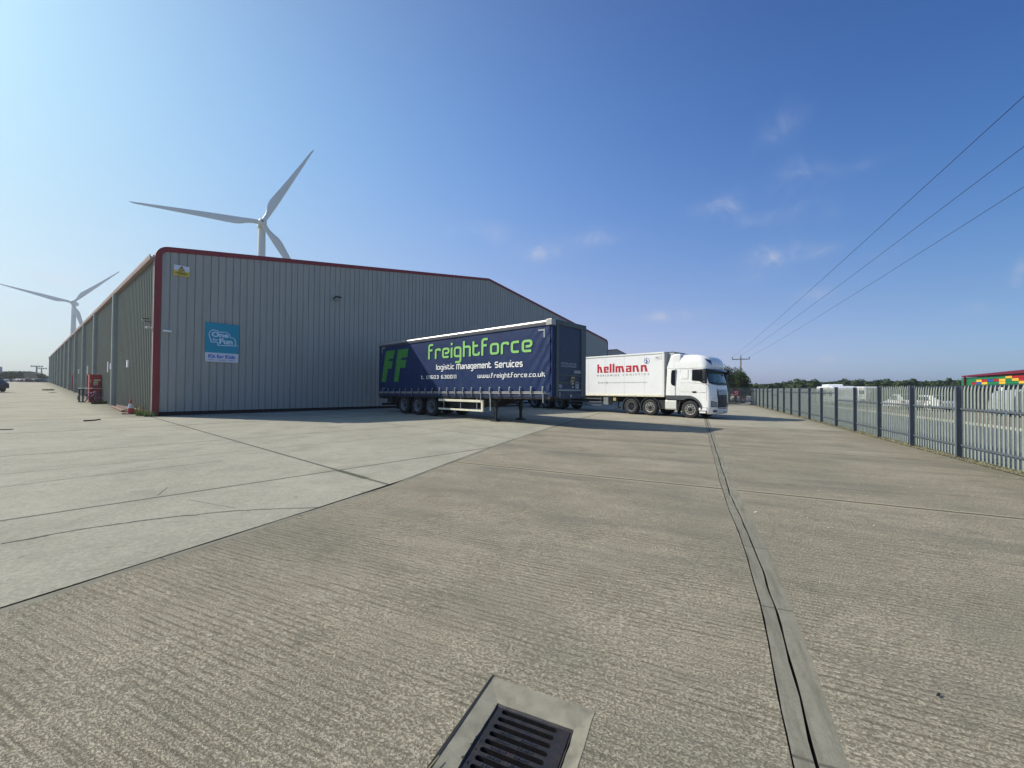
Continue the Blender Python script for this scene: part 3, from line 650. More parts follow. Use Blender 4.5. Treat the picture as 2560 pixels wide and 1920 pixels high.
# ------------------------------------------------------------------ wind turbines
turb_m = mat('turbine_white', lin(205, 210, 208), 0.45, 0, 0.05, .1)
turb_d = mat('turbine_grey', lin(60, 64, 70), 0.5, 0, 0.1, .5)
def turbine(hub_px, HH, L, az, phase, label):
    d = pixdir(*hub_px); k = (HH-CAM_H)/d.z; hx, hy = d.x*k, d.y*k
    A = Vector((sin(az), -cos(az), 0)); e1 = Vector((cos(az), sin(az), 0)); e2 = Vector((0, 0, 1))
    tb = Vector((hx, hy, 0))-A*4.2; z0 = gz(hx, hy)-3
    t = thing('wind_turbine', label, 'wind turbine', (tb.x, tb.y, z0), 0, 'white wind turbines behind the warehouse')
    hub = Vector((hx, hy, HH))-Vector((tb.x, tb.y, z0))
    b = MB(); b.lathe([(0, 2.3), (20, 2.1), (HH-z0-1.9, 1.42), (HH-z0-1.2, 1.42)], (0, 0, 0), (0, 0, 1), 32); b.build('tower', turb_m, t, smooth=40)
    b = MB()
    def nf(x, y, z): return hub+A*x+e1*y+e2*z
    secs = [(-11.5, 1.1, 1.1, .2), (-11, 1.5, 1.5, .1), (-6, 1.85, 1.85, 0), (-2.2, 1.8, 1.8, 0), (-1.2, 1.45, 1.45, 0)]
    N = 20; vs = []
    for x, wy, wz, dz in secs:
        for i in range(N):
            a = 2*pi*i/N; c_, s_ = cos(a), sin(a); sq = (abs(c_)**4+abs(s_)**4)**-.25
            vs.append(nf(x, wy*c_*sq, wz*s_*sq+dz))
    b.add(vs, [(i*N+j, i*N+(j+1) % N, (i+1)*N+(j+1) % N, (i+1)*N+j) for i in range(len(secs)-1) for j in range(N)]+[tuple(range(N)), tuple(range((len(secs)-1)*N, len(secs)*N))])
    b.build('nacelle', turb_m, t, smooth=50)
    b = MB(); b.lathe([(-1.2, 1.5), (.4, 1.7), (1.2, 1.35), (1.7, .7), (1.85, 0)], hub, A, 24); h = b.build('hub', turb_m, t, smooth=50)
    b = MB(); b.lathe([(1.86, .42), (1.9, .42), (1.9, 0)], hub, A, 16); b.build('hub_hatch', turb_d, h)
    for i in range(3):
        ph = phase+i*2*pi/3; R_ = (e1*cos(ph)+e2*sin(ph)); T = (-e1*sin(ph)+e2*cos(ph))
        b = MB(); vs = []; M_ = 14; ks = [0, .03, .07, .12, .17, .22, .3, .4, .5, .6, .7, .8, .9, .96, .99, 1.0]
        for q in ks:
            r = .9+(L-.9)*q
            ch_ = interp([(0, 1.9), (.07, 1.9), (.12, 2.5), (.17, 3.25), (.22, 3.5), (.3, 3.2), (.5, 2.35), (.8, 1.25), (.96, .7), (1.0, .16)])(q)
            th_ = interp([(0, 1.9), (.07, 1.8), (.17, 1.15), (.3, .75), (.5, .45), (.8, .22), (1, .05)])(q); tw = radians(interp([(0, 16), (.2, 13), (.5, 5), (1, 0)])(q))
            le = -interp([(0, .95), (.12, 1.0), (.22, 1.0), (.5, .75), (1, .12)])(q)
            for j in range(M_):
                a = 2*pi*j/M_; u = (1-cos(a))/2; w = sin(a)*.5*th_*(1 if q < .08 else (1.25*(1-u)**.5+.12))
                c_ = le+u*ch_; vs.append(hub+R_*r+(T*cos(tw)+A*sin(tw))*c_+(A*cos(tw)-T*sin(tw))*w)
        b.add(vs, [(x*M_+y, x*M_+(y+1) % M_, (x+1)*M_+(y+1) % M_, (x+1)*M_+y) for x in range(len(ks)-1) for y in range(M_)]+[tuple(range((len(ks)-1)*M_, len(ks)*M_))])
        bl = b.build('blade', turb_m, t, smooth=60)
    # weather mast on the nacelle
    b = MB(); p = nf(-9.5, -.8, 1.6); b.tube([p, p+Vector((0, 0, 1.2))], .09); b.tube([p+Vector((0, 0, 1.1))-e1*.5, p+Vector((0, 0, 1.1))+e1*.5], .07); b.build('wind_vane', turb_d, t)
turbine((656, 556), 75, 44.0, radians(33.1), radians(62.6), 'nearer and larger white wind turbine rising over the warehouse gable')
turbine((180.6, 755.8), 75, 44.0, radians(33.1), radians(46.6), 'farther and smaller white wind turbine left of the warehouse')

# ------------------------------------------------------------------ overhead line
wood = mat('weathered_timber', lin(120, 108, 96), 0.9, 0, 0.25, 3, 0.4, 20, stretch=(4, 4, .4))
wire_m = mat('wire_black', (0.02, 0.022, 0.03), 0.6)
px_, py_ = 41.47, 75.0
dirw = Vector((0.416, 0.909, 0)); prp = Vector((0.909, -0.416, 0))
p = thing('utility_pole', 'wooden electricity pole with crossarm standing behind the far gate', 'pole', (px_, py_, gz(px_, py_)), 0)
b = MB(); b.tube([(0, 0, -.2), (0, 0, 7.65)], .15, 12, r2=.10); b.build('pole_shaft', wood, p, smooth=50)
b = MB(); b.box(-.07, .07, -1.42, 1.42, 7.2, 7.34); b.shift(lambda x, y, z: tuple(dirw*x+prp*y+Vector((0, 0, z)))); b.build('crossarm', mat('crossarm_steel', (.09, .09, .1), .7), p)
for q, z in ((-1.36, 7.34), (0, 7.65), (1.36, 7.34)):
    b = MB(); b.lathe([(0, .03), (.10, .03), (.12, .085), (.2, .09), (.24, .06), (.30, .075), (.36, .05), (.38, 0)], prp*q+Vector((0, 0, z)), (0, 0, 1), 12); b.build('insulator', mat('insulator_brown', (.06, .04, .035), .3), p, smooth=50)
for q, tgt, lb in ((-1.36, (2560, 240), 'upper overhead wire rising highest to the right'), (0, (2560, 366), 'middle overhead wire of the three'), (1.36, (2560, 467), 'lowest of the three overhead wires')):
    A_ = Vector((px_, py_, gz(px_, py_)))+prp*q+Vector((0, 0, 7.95 if q == 0 else 7.66))
    d = pixdir(*tgt); hz = 7.0+CAM_H; B_ = Vector((d.x, d.y, 0))*((hz-CAM_H)/d.z)+Vector((0, 0, hz))
    D = (B_-A_); P = []
    for i in range(41):
        u = i/40*1.55; q_ = A_+D*u; q_.z = A_.z+(B_.z-A_.z)*u-0.9*(u*(1.0-u)) if u <= 1 else B_.z+(B_.z-A_.z+.9)*(u-1)*1.0
        P.append(q_)
    b = MB(); b.tube(P, .009, 5); tag(b.build('overhead_wire', wire_m), lb, 'wire', 'three overhead wires')

# ------------------------------------------------------------------ palisade fence and gate
pal_m = mat('galvanised_pale', lin(140, 148, 141), 0.55, 0.25, 0.12, 5, dirt=((.16, .17, .12), .5, 3))
post_m = mat('fence_post_grey', lin(92, 99, 108), 0.55, 0.2, 0.12, 3)
FH = 1.87
def pale(mb, fr, x, h, w=.066, z0=.05, lean=0.0):
    "one W section pale, fr maps (along, out, up)"
    cs = [(-.5, 0), (-.42, .012), (-.16, .0), (0, .009), (.16, 0), (.42, .012), (.5, 0)]
    n = len(cs); vs = []
    for z, ww, oo in ((z0, 1, 0), (h-.16, 1, 0), (h-.07, .86, .008), (h, .12, .022)):
        for a, o_ in cs: vs.append(fr(x+a*w*ww+lean*z, o_*ww+oo, z))
        for a, o_ in cs[::-1]: vs.append(fr(x+a*w*ww+lean*z, o_*ww+oo-.004, z))
    m_ = 2*n
    mb.add(vs, [(i*m_+j, i*m_+(j+1) % m_, (i+1)*m_+(j+1) % m_, (i+1)*m_+j) for i in range(3) for j in range(m_)])
NF = 6.35
posts = [14.33+2.475*k for k in range(-3, 17)]
x0, y0 = mn(posts[0], NF)
fe = thing('palisade_fence', 'long galvanised palisade fence running down the right side of the yard', 'fence', (x0, y0, gz(x0, y0)), 0)
def fr_(m, o, z):
    x, y = mn(m, NF-.03+o); zz = gz(x, y); return (x-x0, y-y0, zz+z-gz(x0, y0))
def fpost(m):
    b = MB(); w, d = .035, .065
    I = [(-w, -d), (w, -d), (w, -d+.012), (.006, -d+.014), (.006, d-.014), (w, d-.012), (w, d), (-w, d), (-w, d-.012), (-.006, d-.014), (-.006, -d+.014), (-w, -d+.012)]
    b.prism(I, lambda a, c_, z: fr_(m+a, c_-.07, z), -.05, FH+rnd.uniform(-.02, .03)); return b.build('post', post_m, fe)
for m in posts: fpost(m)
for i, (a, c_) in enumerate(zip(posts, posts[1:])):
    top = FH+rnd.uniform(-.02, .02)
    zr = FH-.60 if a < 24 else FH-.27
    if 39 < a < 41.5: zr = FH-.55
    for z in (.34, zr):
        b = MB(); L_ = [(-.0, 0), (.035, 0), (.035, .006), (.006, .006), (.006, .045), (0, .045)]
        b.prism([(-.048, z-.022), (-.012, z-.022), (-.012, z-.016), (-.042, z-.016), (-.042, z+.022), (-.048, z+.022)], lambda o, zz, d: fr_(d, o, zz), a+.02, c_-.02); b.build('rail', post_m, fe)
    b = MB(); n = 17; st = (c_-a)/n
    for k in range(n):
        pale(b, fr_, a+st*(k+.5), top+rnd.uniform(-.006, .006), lean=rnd.uniform(-.004, .004), w=.070)
    b.build('pale_panel', pal_m, fe)
# gate across the far end
gx, gy = mn(posts[-1]+.1, NF); g2 = ground_hit(1795, 1012.5)
gd = Vector((g2[0]-gx, g2[1]-gy, 0)); gl = 9.5; gd.normalize()
gt = thing('palisade_gate', 'dark grey palisade sliding gate closing the far end of the yard', 'gate', (gx, gy, gz(gx, gy)), 0)
gn = Vector((-gd.y, gd.x, 0)); gm_ = mat('gate_steel', lin(92, 100, 104), .5, .3, .12, 4)
def gfr(m, o, z):
    p = gd*m-gn*o; return (p.x, p.y, z+gz(gx+p.x, gy+p.y)-gz(gx, gy))
for m in (.15, .42, 5.0, 9.3):
    b = MB(); b.prism([(-.05, -.05), (.05, -.05), (.05, .05), (-.05, .05)], lambda a, c_, z: gfr(m+a, c_-.06, z), 0, FH+.05); b.build('gate_post', gm_, gt)
for z in (.18, .42, FH-.30):
    b = MB(); b.prism([(-.03, z-.03), (.03, z-.03), (.03, z+.03), (-.03, z+.03)], lambda o, zz, d: gfr(d, o-.05, zz), .2, 9.3); b.build('rail', gm_, gt)
b = MB()
for k in range(52): pale(b, gfr, .55+k*.168, FH+.08, w=.075)
b.build('pale_panel', gm_, gt)
rs = MB(); m0 = 2.75
rs.prism([(-.35, 1.02), (.35, 1.02), (.35, 1.62), (-.35, 1.62)], lambda a, z, d: tuple(Vector((gx, gy, gz(gx, gy)))+Vector(gfr(m0+a, -.12+d, z))), 0, .01)
rs = rs.build('gate_notice', mat('red_sign', lin(200, 40, 50), .5)); tag(rs, 'red and white notice hanging on the far palisade gate', 'sign')
b = MB()
for a, c_, z, h_ in ((-.25, .0, 1.42, .08), (.05, .22, 1.38, .12), (-.2, -.05, 1.2, .1), (.0, .25, 1.12, .08)):
    b.prism([(a, z), (c_, z), (c_, z+h_), (a, z+h_)], lambda a, z, d: tuple(Vector((gx, gy, gz(gx, gy)))+Vector(gfr(m0+a, -.135+d, z))), 0, .004)
b.build('markings', white_p, rs)

# ------------------------------------------------------------------ vehicles: shared parts
rubber = mat('tyre_rubber', (0.022, 0.022, 0.023), 0.85, 0, 0.25, 8, 0.3, 40, dirt=((.09, .085, .075), .4, 6))
rim_dk = mat('rim_grey', lin(150, 152, 154), 0.5, 0.4, 0.25, 8, dirt=((.05, .045, .04), .6, 9))
rim_br = mat('rim_bright', lin(205, 205, 200), 0.35, 0.7, 0.12, 8, dirt=((.10, .09, .08), .5, 9))
chas = mat('chassis_black', (0.02, 0.021, 0.024), 0.6, 0.1, 0.3, 4, dirt=((.07, .065, .055), .4, 5))
navy = mat('navy_curtain', (0.013, 0.030, 0.098), 0.5, 0, 0.10, 1.2, 0.25, 7, dirt=((.045, .07, .15), .3, 1.5), spec=0.22)
navy2 = mat('navy_panel', (0.014, 0.028, 0.075), 0.45, 0, 0.12, 1.5)
alu = mat('aluminium_rail', lin(205, 200, 195), 0.36, 0.8, 0.02, .6)
greyf = mat('grey_frame', lin(84, 92, 92), 0.5, 0.3, 0.1, 3)
lime = mat('lime_green', lin(138, 198, 108), 0.5, 0, 0.05, 2)
lime2 = mat('faded_lime', lin(112, 160, 96), 0.55, 0, 0.05, 2)
whl = mat('white_lettering', lin(238, 238, 235), 0.5, 0, 0.03, 2)
band_m = mat('reflective_band', lin(196, 190, 184), 0.35, 0.3, 0.10, 5)
cream = mat('cream_guard', lin(226, 222, 196), 0.5, 0, 0.07, 3, dirt=((.30, .28, .2), .3, 4))
amber = mat('amber_lens', (.6, .2, .03), 0.3)
glass_d = mat('dark_glass', (0.012, 0.015, 0.018), 0.06, 0, 0.1, 1, spec=.6)
stickerm = mat('pale_plate', lin(150, 158, 160), .5)

def wheel(parent, x, y, z, r=.52, w=.36, side=-1, bright=False, dual=False, offs=None):
    "tyre with its rim as a child; side -1: outer face towards -y"
    b = MB(); s = side; hw = w/2
    prof = [(-hw*.8, r*.60), (-hw, r*.68), (-hw, r*.88), (-hw*.86, r*.965), (-hw*.62, r)]
    for q in (-.36, -.12, .12, .36): prof += [(w*(q-.03)/1, r), (w*(q-.025), r-.014), (w*(q+.025), r-.014), (w*(q+.03), r)]
    prof += [(hw*.62, r), (hw*.86, r*.965), (hw, r*.88), (hw, r*.68), (hw*.8, r*.60)]
    b.lathe(prof, (x, y, z), (0, -s, 0), 40)
    t = b.build('wheel', rubber, parent, smooth=35)
    b = MB(); m_ = rim_br if bright else rim_dk
    o = (x, y, z); ax = (0, s, 0); rr_ = r*.60
    if offs is None: offs = -.03
    b.lathe([(-hw*.6, rr_), (hw*.86, rr_*.99), (hw*.9, rr_*1.04), (hw*.9, rr_*.97), (hw*.74, rr_*.93), (offs+.02, rr_*.90), (offs-.01, rr_*.84), (offs, rr_*.62), (offs+.05, rr_*.55), (offs+.05, rr_*.42)], o, ax, 32)
    b.build('rim', m_, t, smooth=35)
    b = MB(); b.lathe([(offs+.045, rr_*.42), (offs+.11, rr_*.38), (offs+.125, rr_*.30), (offs+.125, 0)], o, ax, 24); b.build('hub_cap', chas, t, smooth=35)
    b = MB(); ap = Vector((0, s, 0))
    for k in range(10):
        a = 2*pi*k/10; c_ = Vector((x+cos(a)*rr_*.74, y+s*(offs+.012), z+sin(a)*rr_*.74))
        b.lathe([(0, rr_*.14), (.004, rr_*.14), (.004, 0)], c_, ax, 10)
    b.build('rim_holes', blk, t)
    b = MB()
    for k in range(10):
        a = 2*pi*(k+.5)/10; c_ = Vector((x+cos(a)*rr_*.475, y+s*(offs+.05), z+sin(a)*rr_*.475))
        b.lathe([(0, .017), (.035, .015), (.035, 0)], c_, ax, 6)
    b.build('wheel_nuts', m_, t)
    return t
def pl_xz(y): return lambda x, z: (x, y, z)
def frame_of(th, ox, oy):
    z0 = gz(ox, oy); rz = atan2(-cos(th), sin(th)); Fx, Fy, Sx, Sy = sin(th), -cos(th), cos(th), sin(th)
    def gl_(x, y): return gz(ox+Fx*x+Sx*y, oy+Fy*x+Sy*y)-z0
    return z0, rz, gl_

# ------------------------------------------------------------------ blue curtain trailer
ox, oy, th = 1.6556, 17.089, .8356
z0, rz, GLb = frame_of(th, ox, oy)
tr = thing('curtain_trailer', 'dark blue curtain sided trailer with green lettering, parked without a cab', 'trailer', (ox, oy, z0), rz)
tilt = lambda x, y, z: (x, y, z+.0085*x)
WT = 2.5; ZT, ZB, ZC = 4.50, 1.30, 4.30
LB = 13.55
# curtain cloth with soft vertical pockets and tension wrinkles near the front
b = MB()
xs = lsp(-.10, -LB+.03, 190); zs = lsp(1.44, ZC, 26)
def cur(x, z):
    t = (z-1.44)/(ZC-1.44)
    y = -.018-.012*sin(pi*t)
    y += .006*sin(x*2*pi/.62+.4)*(1-t)**1.5+.004*sin(x*9.7+z*1.3)*(1-t)
    y += .010*noise.noise(Vector((x*.9, z*1.3, 1.7)))
    e = max(0, 1-(-x)/1.6); y += .030*e*sin((z*1.0+(-x)*1.5)*9.5+2*noise.noise(Vector((x*2, z*2, 0))))*(.4+.6*(1-t))
    return (x, y, z)
b.grid(cur, xs, zs); b.shift(tilt); b.build('curtain', navy, tr, smooth=60, fix=False)
b = MB(); b.grid(lambda x, z: (x, WT+.02, z), [-.1, -LB+.03], [1.44, ZC], flip=True); b.shift(tilt); b.build('curtain', navy, tr, fix=False)
# darker lower flap
b = MB()
b.grid(lambda x, z: (x, -.03-.008*sin(x*2*pi/.62)-.01*(1.5-z), z), lsp(-.28, -LB+.1, 120), [1.24+.0, 1.34, 1.46]); b.shift(tilt); b.build('curtain_flap', navy2, tr, smooth=60, fix=False)
# reflective band, lower line
b = MB(); yb = -.055
xx_ = [-.25]
for x in [-.42-.628*i for i in range(21)]: xx_.append(x)
for a, c_ in zip(xx_, xx_[1:]+[-LB+.1]):
    if a-c_ < .1: continue
    for (za, zc) in ((1.455, 1.49), (1.40, 1.43)):
        b.add([(a-.03, yb, za), (c_+.03, yb, za), (c_+.03, yb, zc), (a-.03, yb, zc)], [(3, 2, 1, 0)])
b.shift(tilt); b.build('reflective_band', band_m, tr)
# buckles with straps
for i, x in enumerate([-.42-.628*i for i in range(21)]):
    b = MB(); lg_ = 1.26 if i not in (0, 5, 6) else 1.02
    b.box(x-.022, x+.022, -.072, -.062, lg_, 1.66); bo = i in (0, 5, 6)
    b.shift(tilt); bk = b.build('strap', dkg if not bo else metal, tr)
    b = MB(); b.box(x-.035, x+.035, -.11, -.073, 1.50, 1.60); b.box(x-.028, x+.028, -.125, -.105, 1.43, 1.63); b.box(x-.04, x+.04, -.10, -.073, 1.64, 1.70); b.tube([(x, -.09, 1.40), (x, -.115, 1.36), (x, -.09, 1.30)], .012, 6)
    b.shift(tilt); b.build('buckle', metal, bk, bevel=.004)
# roof rail, front and rear frames, roof
b = MB(); pts = [(-.05, ZC+.07), (-.072, ZC+.10), (-.062, ZT-.05), (-.02, ZT), (.06, ZT+.01), (.06, ZC+.07)]
rail_lo = MB()  # dark strip: the rail's lower half without highlight, its shade put into the colour
for ya_, yz_ in ((-.06, .06), (WT-.06, WT+.06)): rail_lo.box(-LB+.04, -.28, ya_, yz_, ZC-.03, ZC+.07)
rail_lo.shift(tilt).build('rail_shade_strip', mat('rail_shade_dark', lin(70, 74, 84), .5, .3), tr)
b.prism(pts, lambda y, z, d: (d, y, z), -.28, -LB+.04); b.shift(tilt); b.build('roof_rail', alu, tr, smooth=50)
b = MB(); b.prism([(WT-p[0], p[1]) for p in pts], lambda y, z, d: (d, y, z), -.28, -LB+.04); b.shift(tilt); b.build('roof_rail', alu, tr, smooth=50)
b = MB(); b.box(-.28, .02, -.08, .22, ZC-.04, ZT+.012); b.shift(tilt); b.build('corner_cap', mat('cap_grey', lin(170, 168, 162), .4, .4), tr, bevel=.012)
b = MB(); b.box(-LB+.03, -.05, .05, WT-.05, ZT-.03, ZT+.02); b.shift(tilt); b.build('roof', mat('roof_cloth', (.25, .27, .3), .7), tr, bevel=.01)
b = MB(); b.box(-.12, .0, .0, .26, 1.26, ZC-.02); b.shift(tilt); b.build('front_pillar', navy, tr, bevel=.01)
b = MB(); b.box(-.10, .045, .26, .42, 1.24, ZC); b.shift(tilt); b.build('front_pillar', greyf, tr, bevel=.02)
b = MB(); b.box(-.10, .045, WT-.36, WT+.03, 1.24, ZC); b.shift(tilt); b.build('front_pillar', greyf, tr, bevel=.02)
b = MB(); b.box(-.12, .05, .22, WT+.04, ZC, ZT+.012); b.shift(tilt); b.build('front_header', greyf, tr, bevel=.02)
b = MB(); b.box(-.08, .0, .42, WT-.36, 1.42, ZC); fw_ = b.shift(tilt).build('front_wall', navy2, tr)
b = MB()
for z in (1.86, 2.20): b.box(.0, .035, .42, WT-.30, z-.03, z+.03)
b.shift(tilt); b.build('bumper_rail', greyf, fw_, bevel=.01)
b = MB(); b.box(.0, .022, .42, WT-.32, 1.52, 1.585); b.shift(tilt); b.build('reflective_band', stickerm, fw_)
b = MB(); b.box(0, .02, 1.34, 1.52, 1.90, 2.00); b.box(.02, .09, 1.33, 1.40, 2.05, 2.14); b.box(.02, .09, 1.46, 1.53, 2.05, 2.14); b.box(.02, .06, 1.36, 1.50, 1.80, 1.88)
b.tube([(.05, 1.36, 1.92), (.11, 1.38, 1.96), (.05, 1.38, 2.02)], .02, 6); b.tube([(.05, 1.50, 1.92), (.11, 1.49, 1.96), (.05, 1.49, 2.02)], .02, 6); b.shift(tilt)
b.build('air_couplings', mat('coupling_yellow', lin(190, 180, 130), .5, .2, .2), fw_, bevel=.006)
b = MB(); b.box(.0, .025, 1.70, 1.98, 1.62, 1.92); b.box(.0, .02, 1.6, 2.12, 2.30, 2.43); b.shift(tilt); b.build('document_holder', stickerm, fw_, bevel=.004)
fT = lambda y, z: (.026, y, z+.0002)
b = MB(); place_text(b, text_mesh('4.25M OVERALL HEIGHT BASED', 1, .01), .62, 1.80, 2.66, 2.745, lambda x, z: (.006, x, z)); b.shift(tilt); b.build('lettering', mat('faint_lettering', lin(176, 186, 196), .6), fw_); b = MB(); place_text(b, text_mesh('ON 950mm 5TH WHEEL HEIGHT', 1, .01), .62, 1.80, 2.55, 2.635, lambda x, z: (.006, x, z))
b.shift(tilt); b.build('lettering', mat('faint_lettering', lin(176, 186, 196), .6), fw_); b = MB(); place_text(b, text_mesh('793', 1, .03), .45, .70, 1.63, 1.79, lambda x, z: (.006, x, z)); b.shift(tilt); b.build('lettering', mat('faint_lettering', lin(176, 186, 196), .6), fw_)
b = MB(); b.box(.001, .005, 1.46, 1.60, 1.64, 1.74); b.shift(tilt); b.build('sticker', stickerm, fw_)
b = MB(); b.box(-.1, .03, .42, WT-.36, 1.18, 1.42); b.shift(tilt); b.build('front_beam', navy2, tr, bevel=.01)
b = MB(); b.box(.03, .045, 1.28, 1.36, 1.26, 1.34); b.box(.03, .04, .50, .52, 1.26, 1.46); b.shift(tilt); b.build('front_marker', white_p, tr)
b = MB(); b.box(-LB, -LB+.12, -.03, WT+.03, 1.22, ZT+.01); b.shift(tilt); b.build('rear_frame', chas, tr, bevel=.01)
# side rail and underside
b = MB(); b.box(-LB+.05, -.1, -.01, .10, 1.17, 1.34); b.box(-LB+.05, -.1, WT-.1, WT+.01, 1.17, 1.34); b.box(-LB+.05, -.1, .1, WT-.1, 1.26, 1.34); b.shift(tilt); b.build('side_rail', chas, tr)
b = MB()
for y in (.72, 1.62):
    b.prism([(-.3, 1.26), (-.3, 1.12), (-3.1, 1.10), (-4.2, .80), (-LB+.3, .82), (-LB+.3, 1.26)], lambda x, z, d: (x, d, z), y, y+.14)
for x in [-1.0-1.1*i for i in range(11)]: b.box(x-.05, x+.05, .08, WT-.08, 1.12, 1.24)
b.shift(tilt); b.build('chassis', chas, tr)
# running gear
wx = [-8.22, -9.52, -10.86]
for x in wx:
    for y, s in ((.22, -1), (WT-.22, 1)):
        g_ = GLb(x, y); wheel(tr, x, y, g_+.515, .52, .385, s, False)
    b = MB(); g_ = GLb(x, 1.2); b.tube([(x, .2, g_+.515), (x, WT-.2, g_+.515)], .09, 10); b.box(x-.28, x+.1, .6, .9, g_+.5, g_+1.05); b.box(x-.28, x+.1, 1.6, 1.9, g_+.5, g_+1.05); b.build('axle', chas, tr)
b = MB()
for y0_, y1_ in ((.02, .44), (WT-.44, WT-.02)):
    b.prism([(-7.45, 1.05), (-7.5, 1.13), (-7.62, 1.17), (-11.45, 1.12), (-11.6, 1.06), (-11.6, .60), (-11.57, .60), (-11.57, 1.04), (-11.44, 1.09), (-7.62, 1.14), (-7.54, 1.10), (-7.48, .8)], lambda x, z, d: (x, d, z), y0_, y1_)
b.build('mudguard', chas, tr)
b = MB(); b.box(-11.64, -11.62, .05, .45, .35, .95); b.box(-11.64, -11.62, WT-.45, WT-.05, .35, .95); b.build('mudflap', blk, tr)
b = MB(); b.box(-12.9, -11.9, .2, WT-.2, .72, 1.1); b.box(-LB+.02, -LB+.2, .15, WT-.15, .52, .66); b.box(-12.3, -12.1, .05, .2, .7, 1.1); b.box(-LB, -LB+.5, 0.0, .3, .95, 1.12); b.build('rear_underframe', chas, tr, bevel=.01)
# cream side guard
b = MB(); b.box(-7.50, -4.20, -.03, .01, .93, 1.045); b.box(-7.50, -4.20, -.03, .01, .485, .575); b.box(-4.20, -4.08, -.035, .06, .485, 1.045); b.build('side_guard', cream, tr, bevel=.008)
b = MB()
for x in (-4.55, -5.75, -7.1): b.box(x-.02, x+.02, .012, .05, .485, 1.22)
b.build('guard_bracket', metal, tr)
b = MB(); b.box(-7.0, -4.9, .35, 1.0, .62, 1.08); b.box(-6.2, -4.6, 1.5, 2.1, .66, 1.1); b.build('equipment_box', chas, tr, bevel=.02)
# landing legs
for y, s in ((.34, -1), (WT-.34, 1)):
    g_ = GLb(-3.57, y); b = MB(); b.box(-3.65, -3.49, y-.07, y+.07, g_+.50, 1.22); b.box(-3.63, -3.51, y-.055, y+.055, g_+.06, g_+.55)
    b.box(-3.60, -3.54, y-.08, y-.069, g_+.62, g_+1.1)
    b.prism([(-3.80, g_), (-3.34, g_), (-3.36, g_+.03), (-3.50, g_+.10), (-3.64, g_+.10), (-3.78, g_+.03)], lambda x, z, d: (x, d, z), y-.16, y+.16)
    b.tube([(-3.5, y, 1.0), (-2.95, y+.02, 1.20)], .03, 6); b.build('landing_leg', chas, tr, bevel=.006)
b = MB(); g_ = GLb(-3.57, 1.2); b.tube([(-3.57, .3, g_+.72), (-3.57, WT-.3, g_+.72)], .035, 8); b.tube([(-3.57, .4, g_+.55), (-3.57, .75, 1.1)], .03, 6); b.tube([(-3.57, WT-.4, g_+.55), (-3.57, WT-.75, 1.1)], .03, 6); b.build('leg_brace', chas, tr)
b = MB(); b.box(-3.62, -3.56, -.015, .0, .55, 1.2); b.tube([(-3.59, -.06, 1.0), (-3.59, .26, 1.0)], .014, 6); b.build('winding_handle', metal, tr)
# lettering on the curtain (x runs along the side, front to the right)
def tf(y=-.0345): return lambda x, z: (x, y, z+.0085*x)
# heights measured in absolute terms, made local
def zl(z): return z-z0
def lab(fn_v, s0, s1, zb, unit, m_, nm='lettering', yy=-.046):
    v, f = fn_v; ax = min(p[0] for p in v); bx = max(p[0] for p in v); k = (s0-s1)/(bx-ax); b = MB()
    b.add([(-s0+(p[0]-ax)*k, yy-.008*sin(pi*max(0, min(1, (zb+p[1]*unit-1.4)/2.9))), zb+p[1]*unit+.0000) for p in v], f); o = b.build(nm, m_, tr, fix=False)
    return o
lab(stroke_text('freightforce', .195, .25), 8.40, 1.02, zl(3.31), .56, lime)
lab(stroke_text('logistic', .20, .22), 7.68, 5.90+.30, zl(2.72), .205, whl)
lab(stroke_text('Management', .22, .22), 6.02, 3.50, zl(2.70), .225, whl)
lab(stroke_text('Services', .22, .22), 3.28, 1.56, zl(2.69), .235, whl)
lab(stroke_text('t. 01603 630011', .19, .28), 9.02, 6.02, zl(2.235), .165, whl)
lab(stroke_text('www.freightforce.co.uk', .19, .26), 4.44, .34, zl(2.235), .155, whl)
def ff(tl, tr_, bl, br, nm):
    (xtl, ztl), (xtr, ztr), (xbl, zbl), (xbr, zbr) = tl, tr_, bl, br
    def q(u, h): # h 0 bottom..1 top, u along stem width units
        xl = xbl+(xtl-xbl)*h; return (-(xl-u), zl(zbl+(ztl-zbl)*h))
    sw = xbl-xbr; w = xtl-xtr
    pts = [q(0, 0), q(sw, 0), q(sw, .425), q(w*.93, .425), q(w*.93, .665), q(sw, .665), q(sw, .735), q(w*.97, .735), q(w, 1), q(0, 1)]
    b = MB(); n = len(pts); b.add([(x, -.046, z) for x, z in pts], [(0, 1, 2, 9), (2, 3, 4, 5), (2, 5, 6, 9), (6, 7, 8, 9)]); b.build('emblem', mat('emblem_green', lin(60, 138, 56), .5, 0, .05, 2), tr, fix=False)
    v, f = stroke_text(nm, .10, .30); ax = min(p[0] for p in v); bx = max(p[0] for p in v); ay = min(p[1] for p in v); by = max(p[1] for p in v)
    hh = 1.36; b = MB(); b.add([(lambda h, c_: (-(xbl+(xtl-xbl)*(.07+h*.80)-.10-(1-c_)*.36), -.050, zl(zbl+(ztl-zbl)*(.07+h*.80))))((p[0]-ax)/(bx-ax), (by-p[1]-0)/(by-ay)*-1+1) for p in v], f)
    b.build('lettering', lime2, tr, fix=False)
ff((12.76, 4.02), (11.73, 4.0), (13.23, 2.1), (12.69, 2.12), 'freight')
ff((11.42, 4.03), (10.30, 4.01), (11.82, 2.11), (11.32, 2.12), 'force')
b = MB()
